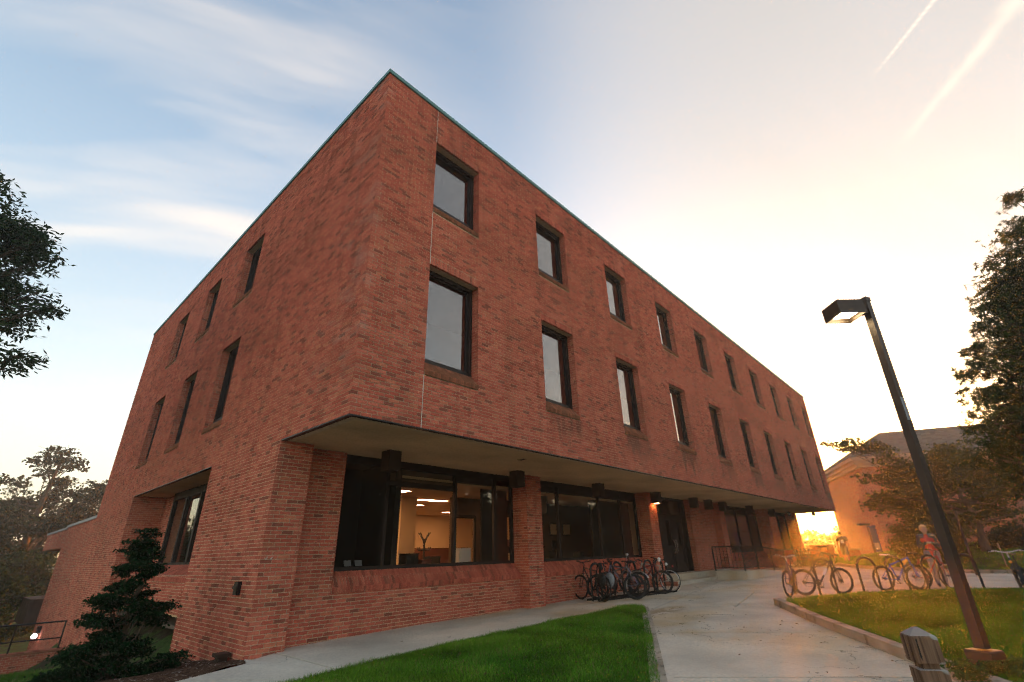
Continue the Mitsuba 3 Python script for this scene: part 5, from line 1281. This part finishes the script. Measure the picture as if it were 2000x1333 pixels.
def build_litter():
    g = np.random.default_rng(9); n = 140; mb = MB()
    for i in range(n):
        if i < 55: x, y = g.uniform(0, 8.3), g.uniform(-3, .3); ok = LAWN_L.contains(Point(x, y)); z = lawn_z_l(np.array([x]), np.array([y]))[0] + .035 if ok else float(gz(x, y)) + .006
        elif i < 115: x, y = g.uniform(3.5, 12), g.uniform(-8, -3); ok = LAWN_R.contains(Point(x, y)); z = lawn_z_r(np.array([x]), np.array([y]))[0] + .04 if ok else float(gz(x, y)) + .006
        else: x, y = g.uniform(2, 9), g.uniform(-4.5, 2); ok = LAWN_L.contains(Point(x, y)); z = lawn_z_l(np.array([x]), np.array([y]))[0] + .035 if ok else float(gz(x, y)) + .008
        a = g.uniform(0, 6.28); s = g.uniform(.02, .045); c, s_ = math.cos(a) * s, math.sin(a) * s
        mb.add([[x - c, y - s_, z], [x + s_ * .6, y - c * .6, z + .008], [x + c, y + s_, z + .004], [x - s_ * .6, y + c * .6, z + .012]], [[0, 1, 2, 3]], col=np.array([[.16, .085, .04], [.22, .13, .05], [.10, .055, .03]])[g.integers(0, 3)])
    k = put('leaf_litter', mb.ply('leaf')); labels[k] = {'label': 'scattered brown fallen leaves on the lawns and the paving', 'category': 'leaves', 'kind': 'stuff'}


# ------------------------------------------------------------------ put it together
build_ground()
build_pavement()
kerb(KERB_L, .19, .015, 'flush_kerb', 'flush concrete kerb strip along the near lawn', -1)
kerb(KERB_R, .15, .135, 'raised_kerb', 'raised weathered concrete kerb along the right lawn', 1)
kerb(FAR_KERB, .15, .13, 'far_kerb', 'raised kerb along the far lawn', 1, 1.6)
lawn_surface(LAWN_L, lawn_z_l, 'near_lawn', 'turf_soil', .3, 'lawn beside the building path')
lawn_surface(LAWN_R.buffer(-.155), lawn_z_r, 'right_lawn', 'turf_soil', .35, 'raised lawn at the right')
lawn_surface(FAR_LAWN.buffer(-.155), lawn_z_f, 'far_lawn', 'turf_soil', .8, 'lawn mound beyond the far kerb')
MULCH = Polygon([(-.02, 2.42), (-.17, 1.86), (-1.2, 1.48), (-2.6, 1.0), (-3.2, 4), (-2.2, 6.2), (-.02, 6.2)])
lawn_surface(MULCH, lambda x, y: gz(x, y) - .03 + .05 * meshkit.noise(np.stack([x * 5, y * 5, x * 0], -1)), 'mulch_bed', 'mulch', .12, 'brown mulch bed at the foot of the end wall')
build_building()
build_lights_and_office()
build_steps()
build_wing()
build_small()
build_furniture()
build_house()
build_bikes()
person('blonde woman in dark open jacket and red top looking down at her hands', (16.75, -5.42), 186, 'woman')
person('man in a dark t-shirt and shorts walking away past the far corner', (33.0, -.32), 8, 'man')
build_trees()
build_weeds()
blades(LAWN_L.buffer(.03), lawn_z_l, 75000, .085, .0042, 'near_grass', 'bright green grass of the near lawn', Polygon([(-1.2, .3), (8.8, .6), (8.8, -.6), (2.0, -4.2), (-.9, -.2)]), (1.3, 1.22, .9), 1)
blades(LAWN_R.buffer(-.1), lawn_z_r, 80000, .095, .0040, 'right_grass', 'darker grass of the raised right lawn', sbox(3.2, -9.5, 8.5, -3.5), (1.0, 1.1, .75), 2)
blades(LAWN_R.buffer(-.1), lawn_z_r, 70000, .10, .0055, 'right_grass', 'darker grass of the raised right lawn near the plaza', sbox(8.5, -10, 15, -2.5), (.95, .98, .7), 3)
blades(FAR_LAWN.buffer(-.2), lawn_z_f, 60000, .11, .011, 'far_grass', 'grass of the sunlit far lawn mound', sbox(23, -12, 42, 3), (1.15, 1.0, .8), 4)
blades(Polygon([(-9, 3), (-3.3, 4), (-2.3, 6.4), (-.9, 6.6), (-.5, 13.8), (-.1, 14), (-.1, 17.5), (-9, 17.5)]), lambda x, y: gz(x, y) - .13, 30000, .12, .009, 'side_grass', 'dim grass on the slope below the end wall', None, (.9, .9, .9), 5)
build_litter()
lo, hi = np.array([-60, -60, -6.5]), np.array([170, 80, 19.0])
scene['haze'] = {'type': 'cube', 'to_world': T().translate(((lo + hi) / 2).tolist()).scale(((hi - lo) / 2).tolist()), 'bsdf': {'type': 'null'}, 'interior': {'type': 'ref', 'id': 'haze_air'}}
labels['haze'] = {'label': 'thin warm evening haze in the air', 'category': 'haze', 'kind': 'stuff'}
